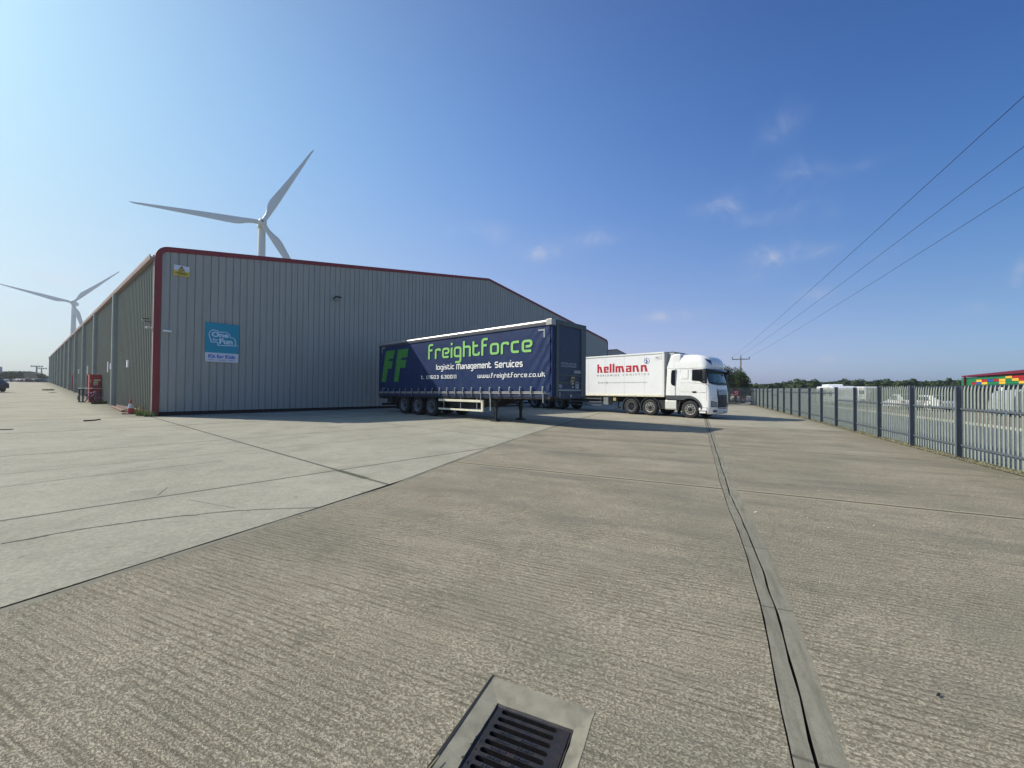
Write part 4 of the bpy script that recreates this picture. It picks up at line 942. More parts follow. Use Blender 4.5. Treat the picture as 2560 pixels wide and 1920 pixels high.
for x, sg_ in ((-.36, -1), (-13.2, 1)):
    z = 4.12; b.add([(x, -.045, z), (x+sg_*.36, -.045, z), (x+sg_*.36, -.045, z-.07), (x, -.045, z-.07)], [(0, 1, 2, 3)]); b.add([(x, -.045, z-.07), (x+sg_*.07, -.045, z-.07), (x+sg_*.07, -.045, z-.36), (x, -.045, z-.36)], [(0, 1, 2, 3)])
b.build('corner_marks', stickerm, tr)
b = MB(); b.lathe([(0, .05), (.03, .05), (.04, 0)], (-13.0, -.04, 1.58), (0, -1, 0), 12); b.lathe([(0, .05), (.03, .05), (.04, 0)], (-12.88, -.04, 1.58), (0, -1, 0), 12); b.build('marker_lamp', stickerm, tr)

# ------------------------------------------------------------------ white box trailer
wbox = mat('white_panel', lin(238, 238, 236), 0.38, 0, 0.02, .8, dirt=((.66, .65, .61), .2, 1.0))
cab_w = mat('cab_white', lin(238, 238, 234), 0.25, 0, 0.03, 1, coat=.5, dirt=((.60, .58, .52), .18, 1.6))
reef = mat('refrigeration_grey', lin(176, 180, 176), 0.5, .1, .08, 2)
seamm = mat('seam_grey', lin(150, 152, 148), .6)
seaml = mat('seam_pale', lin(206, 206, 200), .6)
redl = mat('crimson_lettering', lin(186, 30, 52), .45, 0, .03)
greyl = mat('grey_lettering', lin(128, 134, 138), .5, 0, .03)
blul = mat('blue_ring', lin(60, 84, 140), .5, 0, .03)
arch_m = mat('arch_grey', lin(66, 71, 76), .6, 0, .1, 3)
hx_, hy_, hth = 9.2412, 25.1287, .735
hz0, hrz, GLh = frame_of(hth, hx_, hy_)
ht = thing('box_trailer', 'long white box trailer with red lettering, half hidden behind the blue trailer', 'trailer', (hx_, hy_, hz0), hrz)
ttl = lambda x, y, z: (x, y, z+.002*x)
HT, HB = 3.93, 1.27
b = MB(); b.box(-13.6, 0, 0, 2.5, HB+.02, HT-.10); b.shift(ttl); b.build('box_body', wbox, ht)
b = MB(); b.box(-13.6, .01, -.03, .14, HT-.10, HT); b.box(-13.6, .01, 2.36, 2.53, HT-.10, HT); b.box(-13.55, -.02, .1, 2.4, HT-.06, HT-.01); b.shift(ttl); b.build('roof_rail', white_p, ht, bevel=.015)
b = MB(); b.box(-13.6, .02, -.025, .12, HB-.09, HB+.03); b.box(-13.6, .02, 2.38, 2.52, HB-.09, HB+.03); b.shift(ttl); b.build('bottom_rail', mat('rail_cream', lin(224, 219, 196), .4, .2), ht, bevel=.008)
b = MB(); b.box(-.16, .02, -.02, .08, HB+.03, HT-.10); b.shift(ttl); b.build('corner_post', white_p, ht, bevel=.012)
b = MB()
for i in range(1, 9): x = -.16-1.46*i+.3; b.box(x-.006, x+.006, -.004, 0, HB+.03, HT-.1)
b.box(-13.6, -.16, -.0035, 0, HB+.045, HB+.06); b.box(-13.6, -.16, -.004, 0, HT-.135, HT-.12); b.shift(ttl); b.build('panel_seams', seaml, ht)
b = MB(); b.box(0, .015, .10, 2.5, HB-.05, HT+.01); b.shift(ttl); b.build('front_panel', reef, ht)
b = MB(); b.box(.015, .06, .02, .18, HB-.05, HT); b.box(.015, .06, 2.34, 2.5, HB-.05, HT); b.shift(ttl); b.build('front_frame', reef, ht, bevel=.01)
b = MB(); b.box(.02, .42, .42, 2.2, 1.95, HT-.05); 
for i in range(8): z = 2.0+.23*i; b.box(.42, .425, .46, 2.16, z+.2, z+.212); b.box(.06, .40, .413, .42, z+.2, z+.212)
b.shift(ttl); b.build('refrigeration_unit', reef, ht, bevel=.006)
b = MB(); b.box(.02, .30, .5, 2.1, HT-.05, HT+.02); b.shift(ttl); b.build('unit_top', arch_m, ht)
b = MB()
for y in (.75, 1.6): b.prism([(-.2, HB-.05), (-.2, 1.05), (-3.0, 1.02), (-3.6, .78), (-13.3, .80), (-13.3, HB-.05)], lambda x, z, d: (x, d, z), y, y+.13)
for x in [-1.0-1.2*i for i in range(10)]: b.box(x-.05, x+.05, .1, 2.4, 1.06, 1.18)
b.build('chassis', chas, ht)
for x in (-8.55, -9.86, -11.17):
    for y, s in ((.24, -1), (2.26, 1)):
        g_ = GLh(x, y); wheel(ht, x, y, g_+.51, .52, .385, s, False)
    b = MB(); g_ = GLh(x, 1.2); b.tube([(x, .2, g_+.5), (x, 2.3, g_+.5)], .09, 10); b.build('axle', chas, ht)
b = MB()
for y0_, y1_ in ((.04, .44), (2.06, 2.46)): b.box(-11.85, -7.85, y0_, y1_, 1.10, 1.14); b.box(-11.87, -11.84, y0_, y1_, .45, 1.12)
b.build('mudguard', chas, ht)
b = MB()
for z in (.98, .74, .52): b.box(-7.6, -4.55, .02, .05, z-.045, z+.045)
for x in (-7.4, -6.0, -4.7): b.box(x-.03, x+.03, .05, .09, .5, 1.2)
b.build('side_guard', mat('guard_grey', lin(84, 88, 92), .5, .3), ht, bevel=.006)
b = MB(); b.box(-4.45, -4.05, .05, .55, .58, 1.12); b.build('equipment_box', mat('box_grey', lin(128, 132, 130), .5, .2), ht, bevel=.02)
for y in (.34, 2.16):
    b = MB(); g_ = GLh(-3.5, y); b.box(-3.58, -3.42, y-.07, y+.07, .62, 1.2); b.box(-3.55, -3.45, y-.05, y+.05, .40, .7); b.prism([(-3.72, .36), (-3.28, .36), (-3.42, .45), (-3.58, .45)], lambda x, z, d: (x, d, z), y-.12, y+.12); b.build('landing_leg', chas, ht, bevel=.006)
b = MB(); b.box(-3.62, -3.40, -.02, .04, .86, 1.06); b.build('winding_gear', mat('gear_yellow', lin(170, 160, 110), .5), ht, bevel=.01)
# lettering: slab shaped letters, right legs slanting
def poly_text(word):
    w = .34; V_, F_ = [], []; x = 0
    def P_(*pts):
        n = len(V_); V_.extend([(a+x, c_) for a, c_ in pts]); F_.append(tuple(range(n, n+len(pts))))
    def leg(x0_, sh=.22): P_((x0_, 1.0), (x0_-.02, .72), (x0_+sh-.08, 0), (x0_+sh+.30, 0), (x0_+.26, 1.0))
    for c_ in word:
        if c_ == 'h': P_((0, 0), (w, 0), (w, 1.42), (0, 1.42)); P_((w, .74), (.52, .74), (.52, 1.0), (w, 1.0)); leg(.50); adv = 1.06
        elif c_ == 'n': P_((0, 0), (w, 0), (w, 1.0), (0, 1.0)); P_((w, .74), (.62, .74), (.62, 1.0), (w, 1.0)); leg(.60); adv = 1.16
        elif c_ == 'm': P_((0, 0), (w, 0), (w, 1.0), (0, 1.0)); P_((w, .74), (1.1, .74), (1.1, 1.0), (w, 1.0)); P_((.52, .76), (.86, .76), (.90, 0), (.54, 0)); leg(1.08); adv = 1.66
        elif c_ == 'l': P_((0, 0), (w, 0), (w, 1.42), (0, 1.42)); adv = .34
        elif c_ == 'e': P_((0, 0), (w, 0), (w, 1.0), (0, 1.0)); P_((w, .74), (.90, .74), (.90, 1.0), (w, 1.0)); P_((w, 0), (.90, 0), (.90, .24), (w, .24)); P_((w, .40), (.90, .40), (.90, .56), (w, .56)); P_((.62, .56), (.90, .56), (.90, .74), (.62, .74)); adv = .90
        elif c_ == 'a': P_((0, .76), (.95, .76), (.95, 1.0), (0, 1.0)); P_((.60, 0), (.95, 0), (.95, .76), (.60, .76)); P_((0, .44), (.60, .44), (.60, .62), (0, .62)); P_((0, 0), (w, 0), (w, .44), (0, .44)); P_((w, 0), (.60, 0), (.60, .17), (w, .17)); adv = .95
        x += adv+.20
    return V_, F_
def lab2(vf, s0, s1, z0_, z1_, m_, nm='lettering', y=-.008):
    v, f = vf; ax = min(p[0] for p in v); bx = max(p[0] for p in v); by = max(p[1] for p in v); ay = min(p[1] for p in v)
    b = MB(); b.add([(s0+(p[0]-ax)/(bx-ax)*(s1-s0), y, z0_-hz0+(p[1]-ay)/(by-ay)*(z1_-z0_)) for p in v], f); b.build(nm, m_, ht, fix=False)
lab2(poly_text('hellmann'), -4.93, -1.10, 2.905, 3.50, redl)
lab2(text_mesh('WORLDWIDE', 1, .012, 1.9), -4.98, -3.18, 2.655, 2.78, greyl); lab2(text_mesh('LOGISTICS', 1, .012, 1.9), -2.88, -1.0, 2.68, 2.80, greyl)
lab2(text_mesh('OR AVAILABLE FOR YOU EVERYWHERE IN THE WORLD', 1, .0, 1.05), -4.02, -1.14, 2.195, 2.255, greyl)
b = MB(); b.add([(-4.68, -.008, 2.20-hz0), (-4.30, -.008, 2.20-hz0), (-4.30, -.008, 2.245-hz0), (-4.68, -.008, 2.245-hz0)], [(0, 1, 2, 3)]); b.build('small_line', seamm, ht)
def ring(cx, cz, r0, r1, y=-.008, n=32):
    return [(cx+cos(2*pi*i/n)*r, y, cz+sin(2*pi*i/n)*r) for i in range(n) for r in (r0, r1)], [(2*i, 2*i+1, (2*i+3) % (2*n), (2*i+2) % (2*n)) for i in range(n)]
b = MB(); b.add(*ring(-1.16, 3.58-hz0, .165, .19)); k_ = lambda pts: b.add([(-1.16+x, -.009, 3.58-hz0+z) for x, z in pts], [tuple(range(len(pts)))])
k_([(-.10, .02), (-.03, .10), (.02, .12), (.0, .03), (-.02, -.02)]); k_([(-.02, -.02), (.0, .03), (.06, -.03), (.03, -.12), (-.05, -.15), (-.09, -.13)]); b.build('round_emblem', blul, ht)
b = MB(); b.add(*ring(-4.15, 2.215-hz0, .075, .085)); b.add(*ring(-4.80, 2.245-hz0, .03, .05, n=16)); b.add([(-4.84, -.008, 2.225-hz0), (-4.76, -.008, 2.225-hz0), (-4.80, -.008, 2.14-hz0)], [(0, 1, 2)])
for p in (((-.05, .03), (-.02, .06), (.0, .02), (-.02, -.03)), ((.02, .05), (.06, .03), (.05, -.04), (.02, -.02))): b.add([(-4.15+x, -.0085, 2.215-hz0+z) for x, z in p], [(0, 1, 2, 3)])
b.build('small_symbols', greyl, ht)
b = MB(); place_text(b, text_mesh('FRC', 1, .01), -.56, -.26, 3.66-hz0, 3.80-hz0, lambda x, z: (x, -.008, z)); b.box(-.62, -.22, -.0065, -.006, 3.60-hz0, 3.61-hz0); b.box(-.20, -.18, -.0065, -.006, 3.6-hz0, 3.9-hz0); b.build('approval_mark', seamm, ht)

# ------------------------------------------------------------------ tractor unit
tk = thing('lorry_cab', 'white high roof tractor unit coupled to the white box trailer', 'lorry', (hx_, hy_, hz0), hrz)
Wc = 2.5
PB = interp
def ringpts(z):
    "plan outline of the cab at local height z; list of (x, y) near side rear -> front -> far side rear"
    hw = interp([(.2, 1.20), (.6, 1.25), (1.2, 1.25), (2.0, 1.245), (2.78, 1.20), (2.95, 1.20), (3.3, 1.18), (3.48, 1.13), (3.62, 1.03), (3.68, .90)])(z)
    xf = interp([(.2, 2.86), (.6, 2.93), (1.1, 2.95), (1.5, 2.93), (2.0, 2.86), (2.72, 2.68), (2.80, 2.68), (2.92, 2.76), (3.1, 2.74), (3.3, 2.68), (3.48, 2.53), (3.6, 2.32), (3.66, 2.08), (3.68, 1.8)])(z)
    xb = interp([(.2, .40), (2.7, .42), (2.9, .48), (3.68, .66)])(z)
    xs_ = xf-interp([(.2, .34), (2.0, .36), (2.7, .42), (3.1, .55), (3.4, .6), (3.6, .45), (3.68, .3)])(z)
    cy = .58
    P = []
    ns = 22
    for i in range(ns): P.append((xb+(xs_-xb)*i/(ns-1), -hw))
    for i in range(1, 10):
        a = i/9*pi/2; P.append((xs_+(xf-.05-xs_)*sin(a), -hw+(hw-cy)*(1-cos(a))*1.0 if True else 0))
    for i in range(1, 8): 
        u = i/8; P.append((xf-.05*(abs(2*u-1))**2, -cy*0-cy+2*cy*u))
    R_ = [(x, -y) for x, y in P[:ns+9]][::-1]
    return [(x, y+1.25) for x, y in P+R_]
NR = len(ringpts(1)); NS = 22
def zbot(x, i):
    if i >= NS+4 and i < NR-NS-4: return .62
    if x < 1.42: return 1.28
    d = x-1.48
    zz = .46+sqrt(max(0.0, .82**2-d*d)) if abs(d) < .82 else .62
    return max(.62, min(1.28, zz))
def shell_point(p, z):
    R_ = ringpts(z); i = int(min(NR-2, max(0, p))); f = p-i
    return Vector((R_[i][0]+(R_[i+1][0]-R_[i][0])*f, R_[i][1]+(R_[i+1][1]-R_[i][1])*f, z))
def shell_off(p, z, d):
    a = shell_point(p-.2, z); c_ = shell_point(min(NR-1, p+.2), z); e = shell_point(p, z+.03)-shell_point(p, z-.03)
    n = (c_-a).cross(e).normalized(); mid = shell_point(p, z)
    if n.dot(mid-Vector((1.2, 1.25, z))) < 0: n = -n
    return mid+n*d
zl_ = [0, .1, .2, .3, .4, .5, .6, .68, .74, .80, .85, .88, .905, .925, .945, .96, .975, .985, .995, 1.0]
b = MB(); vs = []
for k in zl_:
    for i in range(NR):
        xz = ringpts(1.0)[i][0]; zb_ = zbot(xz, i); z = zb_+(3.68-zb_)*k; x, y = ringpts(z)[i]; vs.append((x, y, z))
nl = len(zl_)
b.add(vs, [(j*NR+i, j*NR+i+1, (j+1)*NR+i+1, (j+1)*NR+i) for j in range(nl-1) for i in range(NR-1)]+[(j*NR+NR-1, j*NR, (j+1)*NR, (j+1)*NR+NR-1) for j in range(nl-1)])
b.add([(x, y, 3.68) for x, y in ringpts(3.68)], [tuple(range(NR))])
b.build('cab_body', cab_w, tk, smooth=38)
def patch(name, m_, p0, p1, z0_, z1_, d=.006, n1=14, n2=8, fz=None, par=tk):
    b = MB(); us = lsp(p0, p1, n1); ws = lsp(0, 1, n2)
    def fn(p, w):
        a, c_ = (z0_, z1_) if fz is None else fz((p-p0)/(p1-p0)); return shell_off(p, a+(c_-a)*w, d)
    b.grid(fn, us, ws); return b.build(name, m_, par, smooth=60)
wsg = mat('windscreen_glass', lin(70, 92, 92), 0.05, 0, .25, 1.2, spec=.9)
MIDP = (NR-1)/2
patch('windscreen', wsg, NS+2.2, NR-NS-3.2, 2.0, 2.70, .008, 24, 8, fz=lambda u: (2.02+.10*abs(2*u-1)**4, 2.70))
patch('windscreen_surround', blk, NS+1.6, NR-NS-2.6, 1.9, 2.0, .009, 24, 4, fz=lambda u: (1.90+.12*abs(2*u-1)**4, 2.03+.10*abs(2*u-1)**4))
patch('windscreen_surround', blk, NS+1.5, NS+2.25, 2.0, 2.72, .0085, 3, 6)
# wipers and dash clutter
b = MB(); b.tube([shell_off(NS+5, 1.97, .03), shell_off(NS+9, 2.10, .03)], .012, 6); b.tube([shell_off(NS+11, 1.97, .03), shell_off(NS+15, 2.10, .03)], .012, 6); b.build('wiper', blk, tk)
# sun visor
b = MB(); us = lsp(NS+.2, NR-NS-1.2, 26)
for pas in (0, 1):
    pass
vs = []; 
for p in us:
    a = shell_off(p, 2.83, .01); c_ = shell_off(p, 2.78, .20); e = shell_off(p, 2.62, .25); f_ = shell_off(p, 2.60, .235); g_ = shell_off(p, 2.74, .16)
    vs += [a, c_, e, f_, g_]
b.add(vs, [(i*5+j, i*5+(j+1) % 5, (i+1)*5+(j+1) % 5, (i+1)*5+j) for i in range(len(us)-1) for j in range(5)]+[(0, 1, 2, 3, 4), tuple(range(len(vs)-5, len(vs)))[::-1]])
b.build('sun_visor', mat('visor_smoke', (.015, .018, .022), .2), tk, smooth=30)
# roof fairing line and marker emblem
b = MB(); P = [shell_off(p, 2.86, .006) for p in lsp(.2, NS+1, 20)]; Q = [shell_off(p, 2.875, .006) for p in lsp(.2, NS+1, 20)]
b.add(P+Q, [(i, i+1, i+21, i+20) for i in range(19)]); 
b.build('roof_seam', mat('seam_dark', (.05, .05, .05), .7), tk)
patch('roof_badge', mat('badge_grey', lin(120, 135, 165), .3, .5), NS+2.6, NS+5.6, 3.0, 3.3, .008, 6, 6, fz=lambda u: (3.28-.26*u, 3.42-.10*u))
patch('roof_badge_inner', mat('badge_blue', lin(70, 90, 130), .3, .3), NS+3.1, NS+5.1, 3.0, 3.3, .012, 6, 6, fz=lambda u: (3.27-.20*u, 3.37-.12*u))
def sidequad(name, m_, pts, y=-.006, th_=.0, par=tk, bev=0):
    b = MB(); 
    def yy(z): return 1.25-interp([(.2, 1.20), (.6, 1.25), (1.2, 1.25), (2.0, 1.245), (2.78, 1.20), (2.95, 1.20), (3.3, 1.17), (3.5, 1.09)])(z)
    n = len(pts); vs = [(x, yy(z)+y, z) for x, z in pts]+[(x, yy(z)+.01, z) for x, z in pts]
    b.add(vs, [tuple(range(n))]+[(i, (i+1) % n, (i+1) % n+n, i+n) for i in range(n)]); return b.build(name, m_, par, bevel=bev)
def rrect(x0_, x1_, z0_, z1_, r=.05, n=4):
    P = []
    for cx_, cz_, a0 in ((x1_-r, z1_-r, 0), (x0_+r, z1_-r, 90), (x0_+r, z0_+r, 180), (x1_-r, z0_+r, 270)):
        for i in range(n+1): a = radians(a0+90*i/n); P.append((cx_+cos(a)*r, cz_+sin(a)*r))
    return P
# door window: straight rear, lower edge falling forward
sidequad('side_window', glass_d, [(1.74, 2.76), (1.72, 2.74), (1.72, 2.22), (1.75, 2.19), (2.12, 2.15), (2.34, 2.04), (2.44, 2.06), (2.47, 2.14), (2.44, 2.72), (2.40, 2.76)], -.009)
sidequad('side_window_seal', blk, [(1.70, 2.80), (1.68, 2.78), (1.68, 2.18), (1.72, 2.15), (2.11, 2.11), (2.33, 1.99), (2.47, 2.02), (2.51, 2.12), (2.48, 2.76), (2.44, 2.80)], -.006)
seam_d = mat('seam_charcoal', (.12, .12, .12), .8)  # dark grey for the panel joint lines
def seam(x0_, z0_, x1_, z1_, w=.010):
    d = Vector((x1_-x0_, z1_-z0_)).normalized(); n = Vector((-d.y, d.x))*w/2; return [(x0_+n.x, z0_+n.y), (x0_-n.x, z0_-n.y), (x1_-n.x, z1_-n.y), (x1_+n.x, z1_+n.y)]
for nm, sg_ in (('door_seam', (1.62, 2.84, 1.62, 1.18)), ('door_seam', (1.62, 1.49, 2.50, 1.46)), ('door_seam', (.98, 2.84, .98, 1.20)), ('door_seam', (.98, 2.03, 1.62, 2.03)), ('door_seam', (.98, 1.50, 1.62, 1.50)), ('door_seam', (.76, 2.84, .76, 1.02)), ('door_seam', (1.62, 2.03, 2.30, 1.97)), ('door_seam', (2.30, 1.97, 2.52, 1.80)), ('door_seam', (2.52, 1.80, 2.54, 1.0))):
    sidequad(nm, seam_d, seam(*sg_), -.004)
sidequad('locker_panel', cab_w, rrect(1.10, 1.46, 2.26, 2.80, .03), -.020, bev=.008)
sidequad('locker_panel_groove', seam_d, rrect(1.09, 1.47, 2.25, 2.81, .03), -.004)
sidequad('door_handle', mat('handle_red', (.05, .012, .014), .4), rrect(1.72, 1.96, 1.44, 1.545, .02), -.012)
sidequad('model_mark', seamm, [(2.30, 1.47), (2.44, 1.47), (2.44, 1.49), (2.30, 1.49)], -.006)
sidequad('model_mark', seamm, [(1.80, 2.07), (1.93, 2.07), (1.93, 2.085), (1.80, 2.085)], -.006)
# side deflector behind the cab, with the tall dark slot
b = MB()
b.prism([(.10, 0), (.42, -.03), (.70, -.03), (.70, .03), (.12, .05)], lambda x, y, z: (x+(.08 if x < .3 else 0)*max(0, z-1.3)/1.5, y+.05*max(0, z-2.6), z), 1.28, 2.85)
b.build('side_deflector', cab_w, tk, bevel=.01)
b = MB(); pts = [(.70, 2.80), (.50, 2.79), (.46, 2.6), (.44, 2.05), (.48, 1.93), (.58, 1.87), (.70, 1.86)]
b.add([(x, -.040+.05*max(0, z-2.6), z) for x, z in pts]+[(x, .05, z) for x, z in pts], [tuple(range(7))]+[(i, (i+1) % 7, (i+1) % 7+7, i+7) for i in range(7)]); b.build('deflector_slot', glass_d, tk)
b = MB(); b.prism([(.34, 2.87), (.52, 3.72), (.74, 3.76), (1.0, 3.74), (.95, 2.87)], lambda x, z, d: (x+.0*d, d, z), .07, 2.43); b.build('roof_deflector', cab_w, tk, bevel=.05)
b = MB(); b.prism([(.12, 2.88), (.40, 3.72), (.66, 3.70), (.62, 2.88)], lambda x, z, d: (x, d+(.05 if z > 3 else 0), z), .04, .10); b.build('roof_side_flap', cab_w, tk, bevel=.02)
# wheel arch, steps, skirt
def arc(cx_, cz_, r, a0, a1, n): return [(cx_+cos(radians(a0+(a1-a0)*i/n))*r, cz_+sin(radians(a0+(a1-a0)*i/n))*r) for i in range(n+1)]
outer = [(.12, 1.285), (1.38, 1.29)]+arc(1.48, .46, .83, 96, 8, 14); inner = [(.12, 1.04), (.92, 1.03)]+arc(1.55, .47, .655, 122, -6, 14)
b = MB(); n = min(len(outer), len(inner)); vs = []
for (a, c_), (e, f_) in zip(outer, inner): vs += [(a, -.022, c_), (e, -.022, f_), (e, .42, f_)]
b.add(vs, [(3*i, 3*i+1, 3*i+4, 3*i+3) for i in range(n-1)]+[(3*i+1, 3*i+2, 3*i+5, 3*i+4) for i in range(n-1)]); b.build('wheel_arch', arch_m, tk, smooth=40)
b = MB(); vs = []
for (a, c_), (e, f_) in zip(outer, inner): vs += [(a, 2.522, c_), (e, 2.522, f_), (e, 2.1, f_)]
b.add(vs, [(3*i, 3*i+3, 3*i+4, 3*i+1) for i in range(n-1)]+[(3*i+1, 3*i+4, 3*i+5, 3*i+2) for i in range(n-1)]); b.build('wheel_arch', arch_m, tk, smooth=40)
b = MB(); b.prism([(.93, 1.02), (.80, .36), (.86, .34), (1.02, .98)], lambda x, z, d: (x, d, z), .02, .45); b.box(.80, .84, .03, .42, .18, .5); b.build('mudflap', blk, tk)
b = MB(); b.box(2.10, 2.55, -.02, .5, .44, .60); b.box(2.14, 2.5, -.03, .0, .30, .40); b.build('step_panel', cab_w, tk, bevel=.02)
sidequad('step_tread', mat('tread', (.16, .16, .16), .5, .4), rrect(2.20, 2.54, .47, .52, .01), -.025)
b = MB(); b.box(.5, 2.3, .35, 2.15, .5, 1.1); b.box(.1, .5, .3, 2.2, .9, 1.2); b.build('cab_underside', chas, tk)
# bumper with head lamps, grille
b = MB(); vs = []; us = list(range(NS-1, NR-NS+1)); zz_ = [.26, .30, .40, .62]
for z, d in zip(zz_, (.0, .04, .05, .02)):
    for p in us: vs.append(shell_off(p, z, d))
n = len(us); b.add(vs, [(j*n+i, j*n+i+1, (j+1)*n+i+1, (j+1)*n+i) for j in range(3) for i in range(n-1)]); b.build('bumper', cab_w, tk, smooth=40)
patch('corner_panel', cab_w, NS-.6, NS+7.0, .62, 1.12, .03, 10, 6, fz=lambda u: (.60, 1.00+.12*min(1, u*2.2)))
patch('headlamp', mat('lamp_lens', lin(138, 144, 152), .12, .3, .15, 14), NS+2.2, NS+6.4, .7, .95, .036, 8, 5, fz=lambda u: (.70, .98-.10*u))
patch('headlamp', mat('lamp_lens', (.5, .5, .5)), NR-NS-7.4, NR-NS-3.2, .7, .95, .036, 8, 5, fz=lambda u: (.70, .88+.10*u))
patch('fog_lamp', arch_m, NS+3.4, NS+6.6, .38, .5, .056, 6, 3)
patch('lamp_surround', arch_m, NS+1.7, NS+6.7, .7, .95, .033, 8, 5, fz=lambda u: (.66, 1.02-.10*u))
gs, ge = NS+7.6, NR-NS-8.6
gr_ = patch('grille', blk, gs, ge, .45, 1.60, .02, 12, 8, fz=lambda u: (.40, 1.60))
for z, hh in ((.55, .03), (.68, .03), (.82, .03), (.96, .03), (1.10, .03), (1.24, .04)): patch('grille_bar', dkg, gs+.1, ge-.1, z, z+hh, .04, 12, 3, par=gr_)
patch('grille_header', mat('badge_silver', lin(150, 158, 166), .3, .4), gs+.15, ge-.15, 1.34, 1.56, .04, 12, 4)
patch('front_panel_line', seam_d, gs-.3, ge+.3, 1.66, 1.675, .008, 12, 2); patch('front_panel_line', seam_d, gs-.3, ge+.3, 1.86, 1.872, .008, 12, 2)
patch('grille_surround', seam_d, gs-.5, gs, .45, 1.7, .008, 3, 8); 
# mirrors
b = MB(); b.box(2.42, 2.60, -.32, -.08, 2.18, 2.72); b.box(2.42, 2.60, -.30, -.08, 1.98, 2.14); b.build('mirror', blk, tk, bevel=.035)
b = MB(); b.tube([(2.50, .06, 2.82), (2.52, -.12, 2.78), (2.52, -.16, 2.3), (2.52, -.10, 1.94), (2.52, .05, 1.92)], .022, 8); b.build('mirror_arm', blk, tk)
b = MB(); b.box(2.42, 2.60, 2.58, 2.82, 2.18, 2.72); b.tube([(2.50, 2.44, 2.80), (2.52, 2.66, 2.7), (2.52, 2.44, 1.94)], .022, 8); b.build('mirror', blk, tk, bevel=.02)
b = MB(); c_ = shell_off(NR-NS-5, 2.60, .30); b.box(c_.x-.10, c_.x+.06, c_.y-.12, c_.y+.12, c_.z-.14, c_.z+.10); b.tube([c_, shell_off(NR-NS-4, 2.74, .05)], .02); b.build('front_mirror', blk, tk, bevel=.03)
# tanks, chassis, axles
b = MB(); P = rrect(-.0, .62, .42, 1.02, .10); b.prism([(y, z) for y, z in P], lambda y, z, d: (d, y, z), .06, .76); b.build('fuel_tank', mat('tank_white', lin(216, 216, 208), .45, .1, .1, 3, dirt=((.42, .40, .34), .4, 3)), tk, bevel=.012)
b = MB(); b.box(.78, .84, .03, .5, .44, .98); b.build('tank_bracket', chas, tk)
b = MB(); b.box(-2.95, 1.2, .80, .92, .80, 1.06); b.box(-2.95, 1.2, 1.60, 1.72, .80, 1.06); b.box(-.45, .02, .12, .75, .45, .98); b.box(-3.0, -2.9, .3, 2.2, .75, 1.0); b.box(-.6, .5, 1.5, 2.3, .5, 1.0); b.build('chassis', chas, tk)
b = MB(); b.lathe([(0, .5), (.05, .5), (.07, .42), (.07, 0)], (-1.75, 1.25, 1.06), (0, 0, 1), 24); b.build('fifth_wheel', chas, tk)
b = MB()
for y0_, y1_ in ((.03, .62), (1.88, 2.47)):
    for cx_ in (-2.30, -.97):
        A_ = arc(cx_, .50, .66, 168, 8, 16); B_ = arc(cx_, .50, .63, 168, 8, 16); pts = A_+B_[::-1]
        nn_ = len(A_)
        vs = [(x, y0_, z) for x, z in A_]+[(x, y0_, z) for x, z in B_]+[(x, y1_, z) for x, z in A_]+[(x, y1_, z) for x, z in B_]
        fs = []
        for i in range(nn_-1): fs += [(i, i+1, nn_+i+1, nn_+i), (i, 2*nn_+i, 2*nn_+i+1, i+1), (nn_+i, nn_+i+1, 3*nn_+i+1, 3*nn_+i), (2*nn_+i, 3*nn_+i, 3*nn_+i+1, 2*nn_+i+1)]
        b.add(vs, fs)
        for sx in (-1,): b.box(cx_-.66, cx_-.62, y0_, y1_, .28, .62)
b.build('mudguard', arch_m, tk, smooth=30)
for x, br_, of_ in ((-2.30, False, -.10), (-.97, True, .10), (1.56, True, .12)):
    for y, s in ((.20, -1), (2.30, 1)):
        g_ = GLh(x, y); wheel(tk, x, y if x < 1 else (y-.02*s), g_+.505, .51, .34, s, br_, offs=of_)
    b = MB(); b.tube([(x, .2, .5), (x, 2.3, .5)], .10, 10); b.build('axle', chas, tk)
# number plate light patch, rear work lamp
b = MB(); b.tube([(.05, 2.0, 1.1), (.05, 2.0, 3.0)], .05, 8); b.build('intake_stack', arch_m, tk)
for q in range(3):
    b = MB(); P = []
    for i in range(25): u = i/24; P.append((.08+.30*u, 1.0+.12*q+.05*sin(u*30), 1.55+.0*q-.25*sin(pi*u)+.04*cos(u*30)))
    b.tube(P, .012, 5); b.build('air_line', [redl, blul, blk][q], tk)

